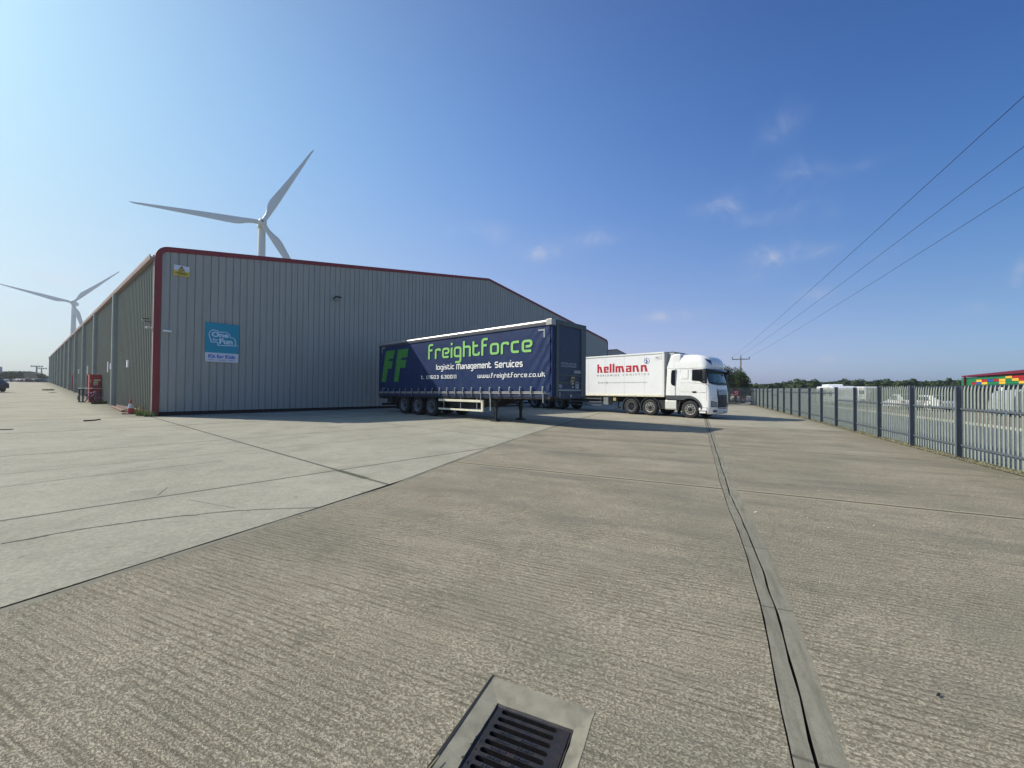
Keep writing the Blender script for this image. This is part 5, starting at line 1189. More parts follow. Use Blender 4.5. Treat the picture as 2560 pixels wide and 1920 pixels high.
# ------------------------------------------------------------------ gully grate in the yard
cast = mat('cast_iron', (0.035, 0.033, 0.036), 0.55, 0.5, 0.25, 30, 0.25, 150, dirt=((.085, .05, .032), .7, 14))
gsur = mat('gully_surround', (0.255, 0.235, 0.175), 0.95, 0, 0.22, 9, 0.25, 190, dirt=((.12, .115, .085), .85, 6))
gmx, gmy = mn(1.77, -.76); gz0 = gz(gmx, gmy)
gl_o = thing('gully_grate', 'rusty cast iron drain grate set in a square of smooth concrete at the bottom edge', 'drain', (gmx, gmy, gz0), 0)
def gfn(m, n, z):
    x, y = mn(m, n); return (x-gmx, y-gmy, z+gz(x, y)-gz0)
def gring(b, o, i, z, seg=10):
    "flat frame between outer rect o and inner rect i = (m0, m1, n0, n1)"
    def rp(r):
        m0, m1, n0, n1 = r; P = []
        for (a, c_), (e, f_) in (((m0, n0), (m1, n0)), ((m1, n0), (m1, n1)), ((m1, n1), (m0, n1)), ((m0, n1), (m0, n0))):
            for k in range(seg): P.append((a+(e-a)*k/seg, c_+(f_-c_)*k/seg))
        return P
    A_, B_ = rp(o), rp(i); n = len(A_)
    b.add([gfn(a+.004*noise.noise(Vector((a*9, c_*9, 0))), c_+.004*noise.noise(Vector((a*9, c_*9, 5))), z) for a, c_ in A_]+[gfn(a+.007*noise.noise(Vector((a*14, c_*14, 2))), c_+.007*noise.noise(Vector((a*14, c_*14, 3))), z-.012) for a, c_ in B_]+[gfn(a, c_, z-.09) for a, c_ in B_],
          [(k, (k+1) % n, n+(k+1) % n, n+k) for k in range(n)]+[(n+k, n+(k+1) % n, 2*n+(k+1) % n, 2*n+k) for k in range(n)])
b = MB(); gring(b, (G0-.0, G1, -1.06, -.46), (1.515, 2.005, -.945, -.53), .002); b.build('concrete_surround', gsur, gl_o)
b = MB(); b.add([gfn(G0-.02, -1.060, .0035), gfn(G1+.012, -1.057, .0035), gfn(G1+.02, -1.046, .0035), gfn(G0-.02, -1.042, .0035)], [(0, 1, 2, 3)]); b.add([gfn(G1-.0, -1.08, -.004), gfn(G1+.012, -1.08, -.004), gfn(G1+.012, -.45, -.004), gfn(G1, -.45, -.012)], [(0, 1, 2, 3)])
b.build('joint', dark_pit, gl_o)
b = MB(); M0, M1, N0, N1 = 1.53, 1.99, -.93, -.545
gring(b, (1.517, 2.003, -.943, -.532), (M0+.004, M1-.004, N0+.004, N1-.004), -.010); b.build('grate_frame', cast, gl_o)
b = MB(); ZT_ = -.014
def bar(m0, m1, n0, n1):
    P = [(m0, n0), (m1, n0), (m1, n1), (m0, n1)]; vs = [gfn(a, c_, ZT_) for a, c_ in P]+[gfn(a, c_, ZT_-.05) for a, c_ in P]
    b.add(vs, [(0, 1, 2, 3)]+[(i, (i+1) % 4, (i+1) % 4+4, i+4) for i in range(4)])
def slotpts(mc, w, na, nb, n=5):
    P = []
    for i in range(n+1): a = radians(90+180*i/n); P.append((mc+cos(a-pi/2)*0, 0))
    return P
bar(M0, M1, N0, N0+.028); bar(M0, M1, N1-.06, N1-.0); bar(M0, M0+.022, N0+.028, N1-.06); bar(M1-.008, M1, N0+.028, N1-.06)
ns_ = 9; pitch = (M1-.008-M0-.022)/ns_; sl = .027
for k in range(ns_):
    a = M0+.022+(k+1)*pitch; c_ = M0+.022+k*pitch+pitch-sl
    bar(M0+.022+k*pitch, c_, N0+.028, N1-.06)
    # rounded slot ends
    mc = a-sl/2; r_ = sl/2
    for na, sg_ in ((N0+.028, 1), (N1-.06, -1)):
        for s2 in (1, -1):
            P = [(mc+s2*r_, na)]
            for i in range(6): t = i/5*pi/2; P.append((mc+s2*r_*sin(t), na+sg_*r_*(1-cos(t))))
            vs = [gfn(x, y, ZT_) for x, y in P]+[gfn(x, y, ZT_-.05) for x, y in P]; n = len(P)
            # wedge between the slot corner and the arc
            P2 = [(mc+s2*r_, na)]+[(mc+s2*r_*sin(t), na+sg_*r_*(1-cos(t))) for t in [i/5*pi/2 for i in range(6)]]
            b.add([gfn(x, y, ZT_) for x, y in P2]+[gfn(x, y, ZT_-.05) for x, y in P2], [tuple(range(n)), tuple(range(n, 2*n))[::-1]]+[(i, (i+1) % n, (i+1) % n+n, i+n) for i in range(n)])
b.build('grate', cast, gl_o, bevel=.0025)
b = MB()
for k in range(2, 7):
    mc = M0+.022+k*pitch+(pitch-sl)/2
    for (na, nb) in ((-.86, -.79), (-.745, -.67)):
        q = na
        while q < nb:
            b.box(0, .0012, 0, .006, 0, 0.004); n = len(b.v)-8; hh = rnd.choice((.012, .014, .010)); ww = rnd.choice((.003, .004, .006))
            P = [gfn(mc+dm_, q+dn_, ZT_+dz_) for dm_ in (-hh/2, hh/2) for dn_ in (0, ww) for dz_ in (.0, .0035)]
            b.v[n:] = [tuple(p) for p in P]; q += ww+rnd.choice((.004, .005, .007))
b.build('raised_marks', mat('worn_iron', (.10, .10, .105), .4, .7, .3, 60), gl_o)
b = MB(); r = random.Random(21)
for i in range(16):
    t = r.random(); e = r.choice((0, 2)); m, n = ((M0+t*.47, N0-.012), (M1+.014, N0+t*.39), (G0+t*.8, -1.055))[e]; s_ = r.uniform(.004, .013)
    b.add([gfn(m+cos(q)*s_*r.uniform(.4, 1.2), n+sin(q)*s_*r.uniform(.3, .8), .0045) for q in lsp(0, 5.2, 6)], [(0, 1, 2, 3, 4, 5)])
b.build('grime_chips', mat('grime', (.06, .056, .044), 1, 0, .3, 40), gl_o, fix=False)
b = MB(); P = [gfn(a, c_, -.09) for a, c_ in ((1.5, -.96), (2.02, -.96), (2.02, -.51), (1.5, -.51))]; b.add(P, [(0, 1, 2, 3)]); b.build('gully_bed', mat('silt', (.035, .033, .025), 1, 0, .5, 30, .5, 60), gl_o)
moss = mat('moss', (.055, .075, .025), 1, 0, .5, 40)
def tuft(name, label, cat, x, y, n, h, spread, m_, seed, lean=.5, w=.012, group=None, z=None, kind=None):
    r = random.Random(seed); b = MB()
    for i in range(n):
        a = r.uniform(0, 2*pi); d = spread*sqrt(r.random()); px, py = d*cos(a), d*sin(a); hh = h*r.uniform(.4, 1.0); la = r.uniform(0, 2*pi); ll = lean*hh*r.uniform(.2, 1.2); ww = w*r.uniform(.6, 1.4)
        ca, sa = cos(la+pi/2)*ww, sin(la+pi/2)*ww; q = [(0, 0, 0, 1), (ll*.3, 0, hh*.55, .8), (ll, 0, hh*.92, .1)]
        vs = []
        for dx, _, z_, k in q: vs += [(px+cos(la)*dx-ca*k, py+sin(la)*dx-sa*k, z_), (px+cos(la)*dx+ca*k, py+sin(la)*dx+sa*k, z_)]
        b.add(vs, [(0, 1, 3, 2), (2, 3, 5, 4)])
    o = b.build(name, m_, None, loc=(x, y, gz(x, y) if z is None else z), fix=False); tag(o, label, cat, group); 
    if kind: o['kind'] = kind
    return o
b = MB(); r = random.Random(3)
for i in range(170):
    m = r.uniform(1.54, 1.98); n = r.uniform(-.88, -.62) if i % 3 else r.uniform(-.78, -.62); s_ = r.uniform(.004, .010); c_ = Vector(gfn(m, n, r.uniform(-.088, -.05)))
    a, e = Vector((r.uniform(-1, 1), r.uniform(-1, 1), r.uniform(-1, 1)))*s_, Vector((r.uniform(-1, 1), r.uniform(-1, 1), r.uniform(-1, 1)))*s_
    b.add([c_-a, c_+e, c_+a], [(0, 1, 2)])
b.build('moss', moss, gl_o, fix=False)

# ------------------------------------------------------------------ beside the long wall
fcx, fcy = ts(18.9, 0)[:2]
fz = gz(fcx, fcy)
fc = thing('fire_cabinet', 'tall red cabinet standing out from the long wall behind the bicycle', 'cabinet', (fcx, fcy, fz), atan2(UY, UX))
redc = mat('red_cabinet', lin(150, 40, 44), .5, 0, .14, 2, dirt=((.09, .02, .02), .5, 3))
b = MB(); b.box(-.74, -.06, 0, 1.0, .02, 2.12); b.build('cabinet_body', redc, fc, bevel=.015)
b = MB(); b.box(-.72, -.10, -.025, .0, .08, 2.05); b.build('cabinet_door', redc, fc, bevel=.008)
b = MB(); b.box(-.52, -.28, -.032, -.025, 1.30, 1.58); b.box(-.50, -.14, -.032, -.025, 1.62, 1.74); b.build('notice', mat('notice_cream', lin(190, 180, 140), .6, 0, .1, 10), fc)
b = MB(); b.box(-.49, -.31, -.036, -.032, 1.34, 1.46); b.build('notice_print', greyl, fc)
b = MB(); b.box(-.69, -.63, -.05, -.025, 1.50, 1.70); b.build('handle', metal, fc, bevel=.008)
# bicycle rack
bx_, by_ = ground_hit(206, 1006)
ex_, ey_ = ground_hit(256, 1004.5)
rv = Vector((bx_, by_, 0)).normalized(); ee_ = ground_hit(250, 1010); dv = (Vector((rv.y, -rv.x, 0))*.5+Vector((ee_[0]-bx_, ee_[1]-by_, 0)).normalized()*.5).normalized(); dlen = 1.08; brz = atan2(dv.y, dv.x)
rk = thing('bicycle_rack', 'low steel hoop rail in front of the red cabinet with the bicycle leaning on it', 'rack', (bx_, by_, gz(bx_, by_)), brz)
b = MB(); L_ = dlen*1.16; H_ = 1.06
b.tube([(-.42, .16, H_-.02), (-.05, .16, H_), (L_*.8, .16, H_), (L_, .16, H_-.02), (L_+.02, .16, H_-.08), (L_+.02, .16, .35)], .022, 8); b.build('top_rail', metal, rk, smooth=50)
b = MB(); b.box(-.36, -.28, .10, .18, 0, H_-.02); b.box(-.16, -.08, .14, .22, 0, H_-.02); b.box(-.38, -.06, .10, .22, H_-.12, H_-.03); b.box(-.42, 0, .04, .28, 0, .012); b.build('upright', dkg, rk, bevel=.008)
b = MB(); b.tube([(L_-.05, .16, .35), (L_*.5, .18, .36)], .012, 6); b.build('lower_rail', metal, rk)
# bicycle
bk = thing('bicycle', 'purple framed bicycle with black tyres leaning by the red cabinet', 'bicycle', (bx_, by_, gz(bx_, by_)), brz)
purp = mat('purple_frame', lin(76, 66, 150), .35, .1, .1, 6); WB = min(1.12, dlen*1.0); R_w = .335
for x in (0, WB):
    b = MB(); ps = [(x+cos(2*pi*i/36)*R_w, 0, R_w+sin(2*pi*i/36)*R_w) for i in range(37)]; 
    b.lathe([(.026*cos(a), R_w-.022+.026*sin(a)) for a in lsp(0, 2*pi, 9)[:-1]], (x, 0, R_w), (0, 1, 0), 40, closed=True); w_ = b.build('wheel', rubber, bk, smooth=60)
    b = MB(); b.lathe([(.012*cos(a), R_w-.05+.012*sin(a)) for a in lsp(0, 2*pi, 7)[:-1]], (x, 0, R_w), (0, 1, 0), 36, closed=True); b.build('rim', alu, w_, smooth=60)
    b = MB()
    for i in range(24):
        a = 2*pi*i/24; sd = .03 if i % 2 else -.03; b.tube([(x+cos(a+.3)*.02, sd, R_w+sin(a+.3)*.02), (x+cos(a)*(R_w-.05), 0, R_w+sin(a)*(R_w-.05))], .0016, 3, cap=False)
    b.tube([(x, -.045, R_w), (x, .045, R_w)], .022, 8); b.build('spokes', metal, w_)
bbx, bbz = .44, .30
b = MB()
for P, r_ in (([(bbx, 0, bbz), (.27, 0, .78)], .016), ([(bbx, 0, bbz), (WB-.20, 0, .72)], .021), ([(.31, 0, .66), (WB-.21, 0, .80)], .017), ([(WB-.23, 0, .90), (WB-.185, 0, .68)], .02), ([(0, .05, R_w), (bbx, .03, bbz)], .010), ([(0, -.05, R_w), (bbx, -.03, bbz)], .010), ([(0, .05, R_w), (.31, .02, .66)], .009), ([(0, -.05, R_w), (.31, -.02, .66)], .009)): b.tube(P, r_, 8)
b.build('frame', purp, bk, smooth=50)
b = MB(); b.tube([(bbx+.12, -.024, bbz+.13), (WB-.26, -.024, .67)], .008, 6); b.build('frame_decal', whl, bk)
b = MB(); b.tube([(WB-.185, 0, .68), (WB-.10, .0, .58), (WB, .055, R_w)], .014, 6); b.tube([(WB-.14, -.02, .62), (WB, -.055, R_w)], .014, 6); b.tube([(WB-.23, 0, .90), (WB-.25, 0, .99)], .014, 6); b.tube([(WB-.30, -.29, .98), (WB-.20, -.24, 1.0), (WB-.22, 0, .99), (WB-.20, .24, 1.0), (WB-.30, .29, .98)], .014, 6); b.build('fork_and_bars', blk, bk, smooth=50)
b = MB(); b.tube([(.27, 0, .78), (.245, 0, .90)], .013, 6); b.box(.10, .36, -.06, .06, .90, .935); b.box(.30, .42, -.025, .025, .905, .93); b.build('saddle', blk, bk, bevel=.012)
b = MB(); b.lathe([(0, .09), (.006, .09), (.006, .07), (0, .07)], (bbx, -.05, bbz), (0, -1, 0), 24, closed=True); b.tube([(bbx, -.05, bbz), (bbx+.12, -.07, bbz-.12)], .01, 6); b.tube([(bbx, .05, bbz), (bbx-.12, .07, bbz+.12)], .01, 6); b.box(bbx+.08, bbx+.17, -.14, -.07, bbz-.14, bbz-.12); b.tube([(bbx, -.05, bbz+.085), (0, -.05, R_w+.03)], .004, 4); b.tube([(bbx, -.05, bbz-.085), (0, -.05, R_w-.03)], .004, 4); b.build('crank_and_chain', chas, bk)
# traffic cone
cx_, cy_ = ground_hit(326, 1035)
cn = thing('traffic_cone', 'red and white traffic cone on its black base beside the warehouse corner', 'cone', (cx_, cy_, gz(cx_, cy_)), .3)
b = MB(); b.box(-.25, .25, -.25, .25, 0, .05); b.build('base', blk, cn, bevel=.015)
coner = mat('cone_red', lin(190, 66, 60), .55, 0, .15, 10, dirt=((.12, .03, .03), .4, 9))
b = MB(); b.lathe([(.05, .165), (.06, .145), (.30, .105)], (0, 0, 0), (0, 0, 1), 24); b.lathe([(.53, .066), (.735, .032), (.74, .02), (.70, .018)], (0, 0, 0), (0, 0, 1), 24); b.build('cone_body', coner, cn, smooth=40)
b = MB(); b.lathe([(.30, .106), (.53, .068)], (0, 0, 0), (0, 0, 1), 24); b.build('reflective_sleeve', mat('sleeve_white', lin(205, 212, 215), .4, 0, .1, 10), cn, smooth=40)
# plank at the foot of the wall, litter, weeds
weed = mat('weed_green', (.17, .22, .06), .8, 0, .35, 8); weed2 = mat('weed_dry', (.22, .19, .10), .9, 0, .3, 8); weedd = mat('weed_dark', (.045, .065, .022), .9, 0, .35, 8)
w1 = Vector(ts(10.4, -.35)); w2 = Vector(ts(4.2, -.55)); d = (w2-w1)
b = MB(); b.box(0, d.length, -.07, .07, 0, .06); o = b.build('timber_plank', mat('reddish_timber', lin(140, 110, 92), .9, 0, .2, 5, .3, 30), loc=(w1.x, w1.y, gz(w1.x, w1.y)+.035), rz=atan2(d.y, d.x)); o.rotation_euler[1] = -atan2(gz(w2.x, w2.y)-gz(w1.x, w1.y)+.02, d.length); tag(o, 'long reddish timber lying along the foot of the long wall', 'timber')
for i, (t__, s__, n, h, sp, m_, lb) in enumerate(((.8, -.2, 260, .34, .30, weed, 'tallest bright green weeds growing at the red corner'), (2.9, -.14, 150, .28, .26, weed, 'green weeds behind the traffic cone'), (1.7, -.12, 70, .62, .28, weed2, 'dry straw coloured stalks above the corner weeds'), (4.4, -.16, 90, .26, .3, weed2, 'thin dry weeds at the near end of the timber'),
    (-.1, -.1, 120, .34, .25, weed, 'small weeds in front of the red corner trim'))):
    x, y = ts(t__, s__)[:2]; tuft('weed_clump', lb, 'weeds', x, y, n, h, sp, m_, 20+i, .7, .012)
for i, (px, py, n, h, sp, lb) in enumerate(((242, 1010, 260, .24, .28, 'small dark green weed mound in front of the bicycle'), (258, 1009.5, 260, .26, .26, 'dark green weed mound nearest the first column casing'), (121, 976, 160, .22, .5, 'low dark weeds far along the wall foot, nearer clump'), (112, 969, 150, .2, .7, 'low dark weeds far along the wall foot, middle clump'), (103, 963, 150, .2, 1.0, 'low dark weeds far along the wall foot, farthest clump'), (131, 982, 60, .08, .3, 'flat dark weeds on the apron left of the wall foot'))):
    x, y = ground_hit(px, py); tuft('weed_clump', lb, 'weeds', x, y, n, h, sp, weedd, 40+i, .6, .02)
x, y = ground_hit(266, 1003.5); b = MB(); r = random.Random(5)
for i in range(14):
    c_ = Vector((r.uniform(-.3, .3), r.uniform(-.1, .1), r.uniform(.03, .2))); vs = [c_+Vector((r.uniform(-.13, .13), r.uniform(-.1, .1), r.uniform(-.06, .08))) for _ in range(3)]; b.add(vs, [(0, 1, 2)])
tag(b.build('litter', white_p, loc=(x, y, gz(x, y)), fix=False), 'crumpled white litter on the ground beside the red cabinet', 'litter')
x, y = ground_hit(1872, 1010.5); b = MB(); b.grid(lambda u, v: (u*1.0, v*.35, .02+.14*max(0, 1-u*u-v*v)*(1+noise.noise(Vector((u*4, v*4, 0))))), lsp(-1, 1, 16), lsp(-1, 1, 9)); tag(b.build('white_sheet', white_p, loc=(x, y, gz(x, y)), smooth=60, fix=False), 'crumpled white sheet lying at the foot of the far gate', 'litter')
x, y = ground_hit(222, 1053.2); a = ground_hit(209, 1053.6); c_ = ground_hit(242, 1051.8); b = MB(); d = Vector((c_[0]-a[0], c_[1]-a[1], 0))
b.tube([Vector((0, 0, .03)), d*.85+Vector((0, 0, .03)), d+Vector((.05, .1, .06))], .028, 6); tag(b.build('loose_bar', chas, loc=(a[0], a[1], gz(*a))), 'short dark bar lying on the pale concrete near the warehouse corner', 'bar')
a = ground_hit(0, 1074.5); c_ = ground_hit(28, 1074); d = Vector((c_[0]-a[0], c_[1]-a[1], 0)); b = MB()
b.box(-.6, d.length, -.11, .11, .004, .022); o = b.build('grid_cover', cast, loc=(a[0], a[1], gz(*a)), rz=atan2(d.y, d.x), bevel=.004); tag(o, 'narrow dark drain grating flush in the apron at the left edge', 'drain')
# leaf and pebble specks scattered over the nearest slab
b = MB(); r = random.Random(11); 
for i in range(520):
    m = r.uniform(1.2, 13)**1.0; n = r.uniform(-4.5, 6.0); s_ = r.uniform(.003, .009)*(1+m*.06)
    if G0-.03 < m < G1+.03 and -1.1 < n < -.42 or abs(n-.55) < .2: continue
    x, y = mn(m, n); z = gz(x, y)+.003; vs = [(x+cos(a)*s_*r.uniform(.5, 1.1), y+sin(a)*s_*r.uniform(.5, 1.1), z+s_*(.5 if k % 2 else .1)) for k, a in enumerate(lsp(r.uniform(0, 3), r.uniform(0, 3)+6.28, 6)[:-1])]
    b.add(vs+[(x, y, z+s_*.8)], [(k, (k+1) % 5, 5) for k in range(5)])
o = b.build('loose_stones', mat('pale_grit', (.50, .46, .36), .9, 0, .4, 3), fix=False); tag(o, 'pale grit scattered over the ribbed concrete', 'grit', kind='stuff')
for i, (px, py, lb, mt) in enumerate(((1888, 1282, 'small white scrap beside the drainage channel', white_p), (2346, 1742, 'small black leaf on the ribbed concrete at lower right', blk), (1085, 1916, 'pale straw lying on the edge of the grate surround', weed2))):
    x, y = ground_hit(px, py); b = MB(); s_ = (.03, .02, .035)[i]
    b.add([(-s_, 0, .004), (0, -s_*.4, .002), (s_, .1*s_, .012), (s_*.3, s_*.5, .006)] if i < 2 else [(-s_, -.004, .012), (s_, 0, .014), (s_, .006, .014), (-s_, .003, .012)], [(0, 1, 2, 3)])
    tag(b.build(('paper_scrap', 'dead_leaf', 'straw')[i], mt, loc=(x, y, gz(x, y)+.006), rz=(.2, .3, 1.0)[i], fix=False), lb, 'litter')
# straw grass in the verge under the fence
b = MB(); r = random.Random(9)
for i in range(5200):
    m = 6.8+45*r.random()**1.6; n = r.gauss(6.27, .10)
    x, y = mn(m, n); h = r.uniform(.015, .06); a = r.uniform(0, 2*pi); w = .004*(1+m*.05)
    z = gz(x, y)+.01; b.add([(x-cos(a)*w, y-sin(a)*w, z), (x+cos(a)*w, y+sin(a)*w, z), (x+r.uniform(-.04, .04), y+r.uniform(-.04, .04), z+h)], [(0, 1, 2)])
o = b.build('verge_straw', [mat('straw', (.30, .27, .14), 1, 0, .3, 6)], fix=False); tag(o, 'dry grass along the foot of the palisade fence', 'grass', kind='stuff')

# ------------------------------------------------------------------ cars and vans
def car(name, label, x, y, rz, paint, L=4.3, H=1.45, Wd_=1.75, group=None, van=False, cat='car'):
    c = thing(name, label, cat, (x, y, gz(x, y)), rz, group)
    hl = L/2
    if van: prof = [(-hl, .35), (-hl, H*.55), (-hl+.05, H), (hl-1.35, H), (hl-.75, H*.62), (hl-.05, H*.5), (hl, .35)]
    else: prof = [(-hl, .38), (-hl-.02, .80), (-hl+.15, .98), (-hl+.75, H-.05), (-hl+1.1, H), (hl-1.95, H), (hl-1.15, .98), (hl-.15, .80), (hl, .60), (hl, .36)]
    # side silhouette with rounded tumblehome
    b = MB(); vs = []; ys = (-Wd_/2, -Wd_/2, Wd_/2, Wd_/2)
    n = len(prof)
    for k, (yy, ins) in enumerate(((-Wd_/2, 1), (-Wd_/2+.12, 0), (Wd_/2-.12, 0), (Wd_/2, 1))):
        for (px, pz) in prof:
            t = max(0, (pz-.85)/(H-.85)) if pz > .85 else 0
            yv = yy*(1-.14*t); zz = pz-(.05 if ins and pz > .5 else 0); xx = px*(1-(.02 if ins else 0)); vs.append((xx, yv, zz))
    b.add(vs, [(k*n+i, k*n+(i+1) % n, (k+1)*n+(i+1) % n, (k+1)*n+i) for k in range(3) for i in range(n)]+[tuple(range(n)), tuple(range(3*n, 4*n))[::-1]])
    b.build('body', paint, c, smooth=30)
    for s in (-1, 1):
        yv = lambda z: s*(Wd_/2*(1-.14*max(0, (z-.85)/(H-.85)))+.008)
        b = MB()
        if van: qs = [[(hl-1.95, H*.62), (hl-1.0, H*.62), (hl-1.35, H*.90), (hl-1.95, H*.90)]]
        else: qs = [[(-hl+.75, .97), (-hl+1.85, .95), (-hl+1.85, H-.12), (-hl+1.1, H-.12)], [(-hl+1.92, .95), (hl-1.35, .97), (hl-1.95, H-.12), (-hl+1.92, H-.12)]]
        for q in qs: b.add([(x_, yv(z), z) for x_, z in q], [(0, 1, 2, 3)])
        b.build('side_window', glass_d, c)
        for wx_ in (-hl+.8, hl-.85):
            b = MB(); b.lathe([(-.1, .2), (-.1, .31), (.09, .31), (.10, .2)], (wx_, s*(Wd_/2-.10), .32), (0, s, 0), 24); w_ = b.build('wheel', rubber, c, smooth=40)
            b = MB(); b.lathe([(.10, .20), (.085, .17), (.10, .05), (.10, 0)], (wx_, s*(Wd_/2-.10), .32), (0, s, 0), 16); b.build('rim', rim_br, w_, smooth=40)
        b = MB(); b.box(-hl-.03, -hl+.08, s*(Wd_/2-.05)-.16*(s > 0), s*(Wd_/2-.05)+.16*(s < 0), .72, .92); b.build('tail_light', mat('lamp_red', (.25, .01, .01), .3), c, bevel=.01)
        b = MB(); b.box(hl-.12, hl+.01, s*(Wd_/2-.08)-.28*(s > 0), s*(Wd_/2-.08)+.28*(s < 0), .62, .76); b.build('headlight', mat('lamp_lens', (.5, .5, .5)), c, bevel=.01)
    b = MB()
    if van: b.add([(hl-1.30, -Wd_/2+.16, H-.03), (hl-1.30, Wd_/2-.16, H-.03), (hl-.74, Wd_/2-.14, H*.635), (hl-.74, -Wd_/2+.14, H*.635)], [(0, 1, 2, 3)])
    else:
        w = Wd_/2-.2
        b.add([(hl-1.93, -w, H-.005), (hl-1.93, w, H-.005), (hl-1.18, w, 1.0), (hl-1.18, -w, 1.0)], [(0, 1, 2, 3)]); b.add([(-hl+.74, -w, H-.03), (-hl+.74, w, H-.03), (-hl+.14, w, 1.0), (-hl+.14, -w, 1.0)], [(0, 1, 2, 3)])
    b.shift(lambda x_, y_, z_: (x_+.012*(1 if x_ > 0 else -1), y_, z_+.008)); b.build('windscreen', glass_d, c)
    return c
carblue = mat('car_blue', lin(34, 44, 84), .25, .2, .05, 1, coat=.6); carw = mat('car_white', lin(236, 236, 234), .25, 0, .03, 1, coat=.5)
carg = mat('car_grey', lin(90, 96, 104), .3, .3, .06, 1, coat=.5); card = mat('car_dark', lin(30, 32, 38), .3, .2, .06, 1, coat=.5); carr = mat('car_red', lin(120, 30, 34), .3, .1, .06, 1, coat=.5)
gxp, gyp = ground_hit(16, 981.5)
hd_ = atan2(0.80, -0.60)*0+atan2(.25, -1.0)
car('parked_car', 'dark blue car cut off by the left edge, only its tail showing', gxp-2.95, gyp+.45, hd_, carblue)
# distant cars on the crest at far left
for i, (px, py, pt, lb) in enumerate(((20, 956.5, carg, 'grey car on the far crest, leftmost of the distant row'), (31, 956.3, carr, 'dark red car on the far crest, second from left'), (43, 956.0, carg, 'grey car on the far crest beside the dark red one'), (56, 956.0, carw, 'pale car in the middle of the distant row on the crest'), (68, 956.0, card, 'black car on the far crest right of the pale car'), (79, 956.0, carr, 'red car on the far crest, third from the warehouse'), (90, 956.2, card, 'dark car on the far crest, second from the warehouse'), (112, 957, card, 'dark car on the far crest nearest the warehouse'))):
    d = pixdir(px, py); k = 122/ d.y*.80; x, y = d.x*k, d.y*k
    car('distant_car', lb, x, y, rnd.uniform(-.3, .3)+(.2 if i % 2 else 2.9), pt, H=1.5, group='cars on the far crest')
# white van shed roofs
for i, (px, py, L_, h_, lb) in enumerate(((95, 950, 9, 2.6, 'long low white roofed shelter beyond the distant cars'), (70, 951, 3.0, 2.1, 'small white box van beyond the distant cars'), (62, 951.5, 2.5, 2.0, 'smaller white box beyond the distant cars'))):
    d = pixdir(px, py); k = 135/d.y*.8; x, y = d.x*k, d.y*k; z_ = gz(x, y)
    if i == 0:
        t = thing('shelter', lb, 'shelter', (x, y, z_), .25); b = MB(); b.prism([(-1.6, CAM_H+d.z*k-z_-.2), (0, CAM_H+d.z*k-z_+.25), (1.6, CAM_H+d.z*k-z_-.2), (0, CAM_H+d.z*k-z_+.1)], lambda a, c_, e: (e, a, c_), -L_/2, L_/2); b.build('roof', white_p, t)
        for sx in (-4.2, 0, 4.2):
            b = MB(); b.tube([(sx, 1.3, 0), (sx, 1.3, CAM_H+d.z*k-z_-.1)], .1, 6); b.build('post', metal, t)
    else: car('distant_van', lb, x, y, .2, carw, L=L_+2.2, H=h_, Wd_=1.9, van=True, cat='van')
# floodlight masts
for i, (px, py, dist, lb) in enumerate(((92, 914, 210, 'taller floodlight mast on the far bank, left one'), (104, 919.5, 240, 'smaller floodlight mast on the far bank, right one'))):
    d = pixdir(px, py); k = dist/d.y*.75; x, y = d.x*k, d.y*k; H_ = CAM_H+d.z*k; z_ = -1.0
    t = thing('floodlight_mast', lb, 'mast', (x, y, z_), 1.0, 'floodlight masts on the far bank'); b = MB(); b.tube([(0, 0, 0), (0, 0, H_-z_)], .35, 8, r2=.2); b.build('mast', metal, t)
    b = MB(); b.box(-1.6, 1.6, -.2, .2, H_-z_-.5, H_-z_-.3)
    for q in (-1.3, -.6, .6, 1.3): b.box(q-.2, q+.2, -.3, .2, H_-z_-.3, H_-z_)
    b.build('lamp_head', metal, t)
d = pixdir(0, 917); k = 200/d.y*.75; x, y = d.x*k, d.y*k; b = MB(); b.lathe([(0, .7), (CAM_H+d.z*k+2, .55), (CAM_H+d.z*k+2, 0)], (0, 0, 0), (0, 0, 1), 16); tag(b.build('distant_chimney', mat('pinkish_concrete', lin(190, 176, 186), .8), loc=(x, y, -2), smooth=40), 'pale chimney at the extreme left edge of the horizon', 'chimney')

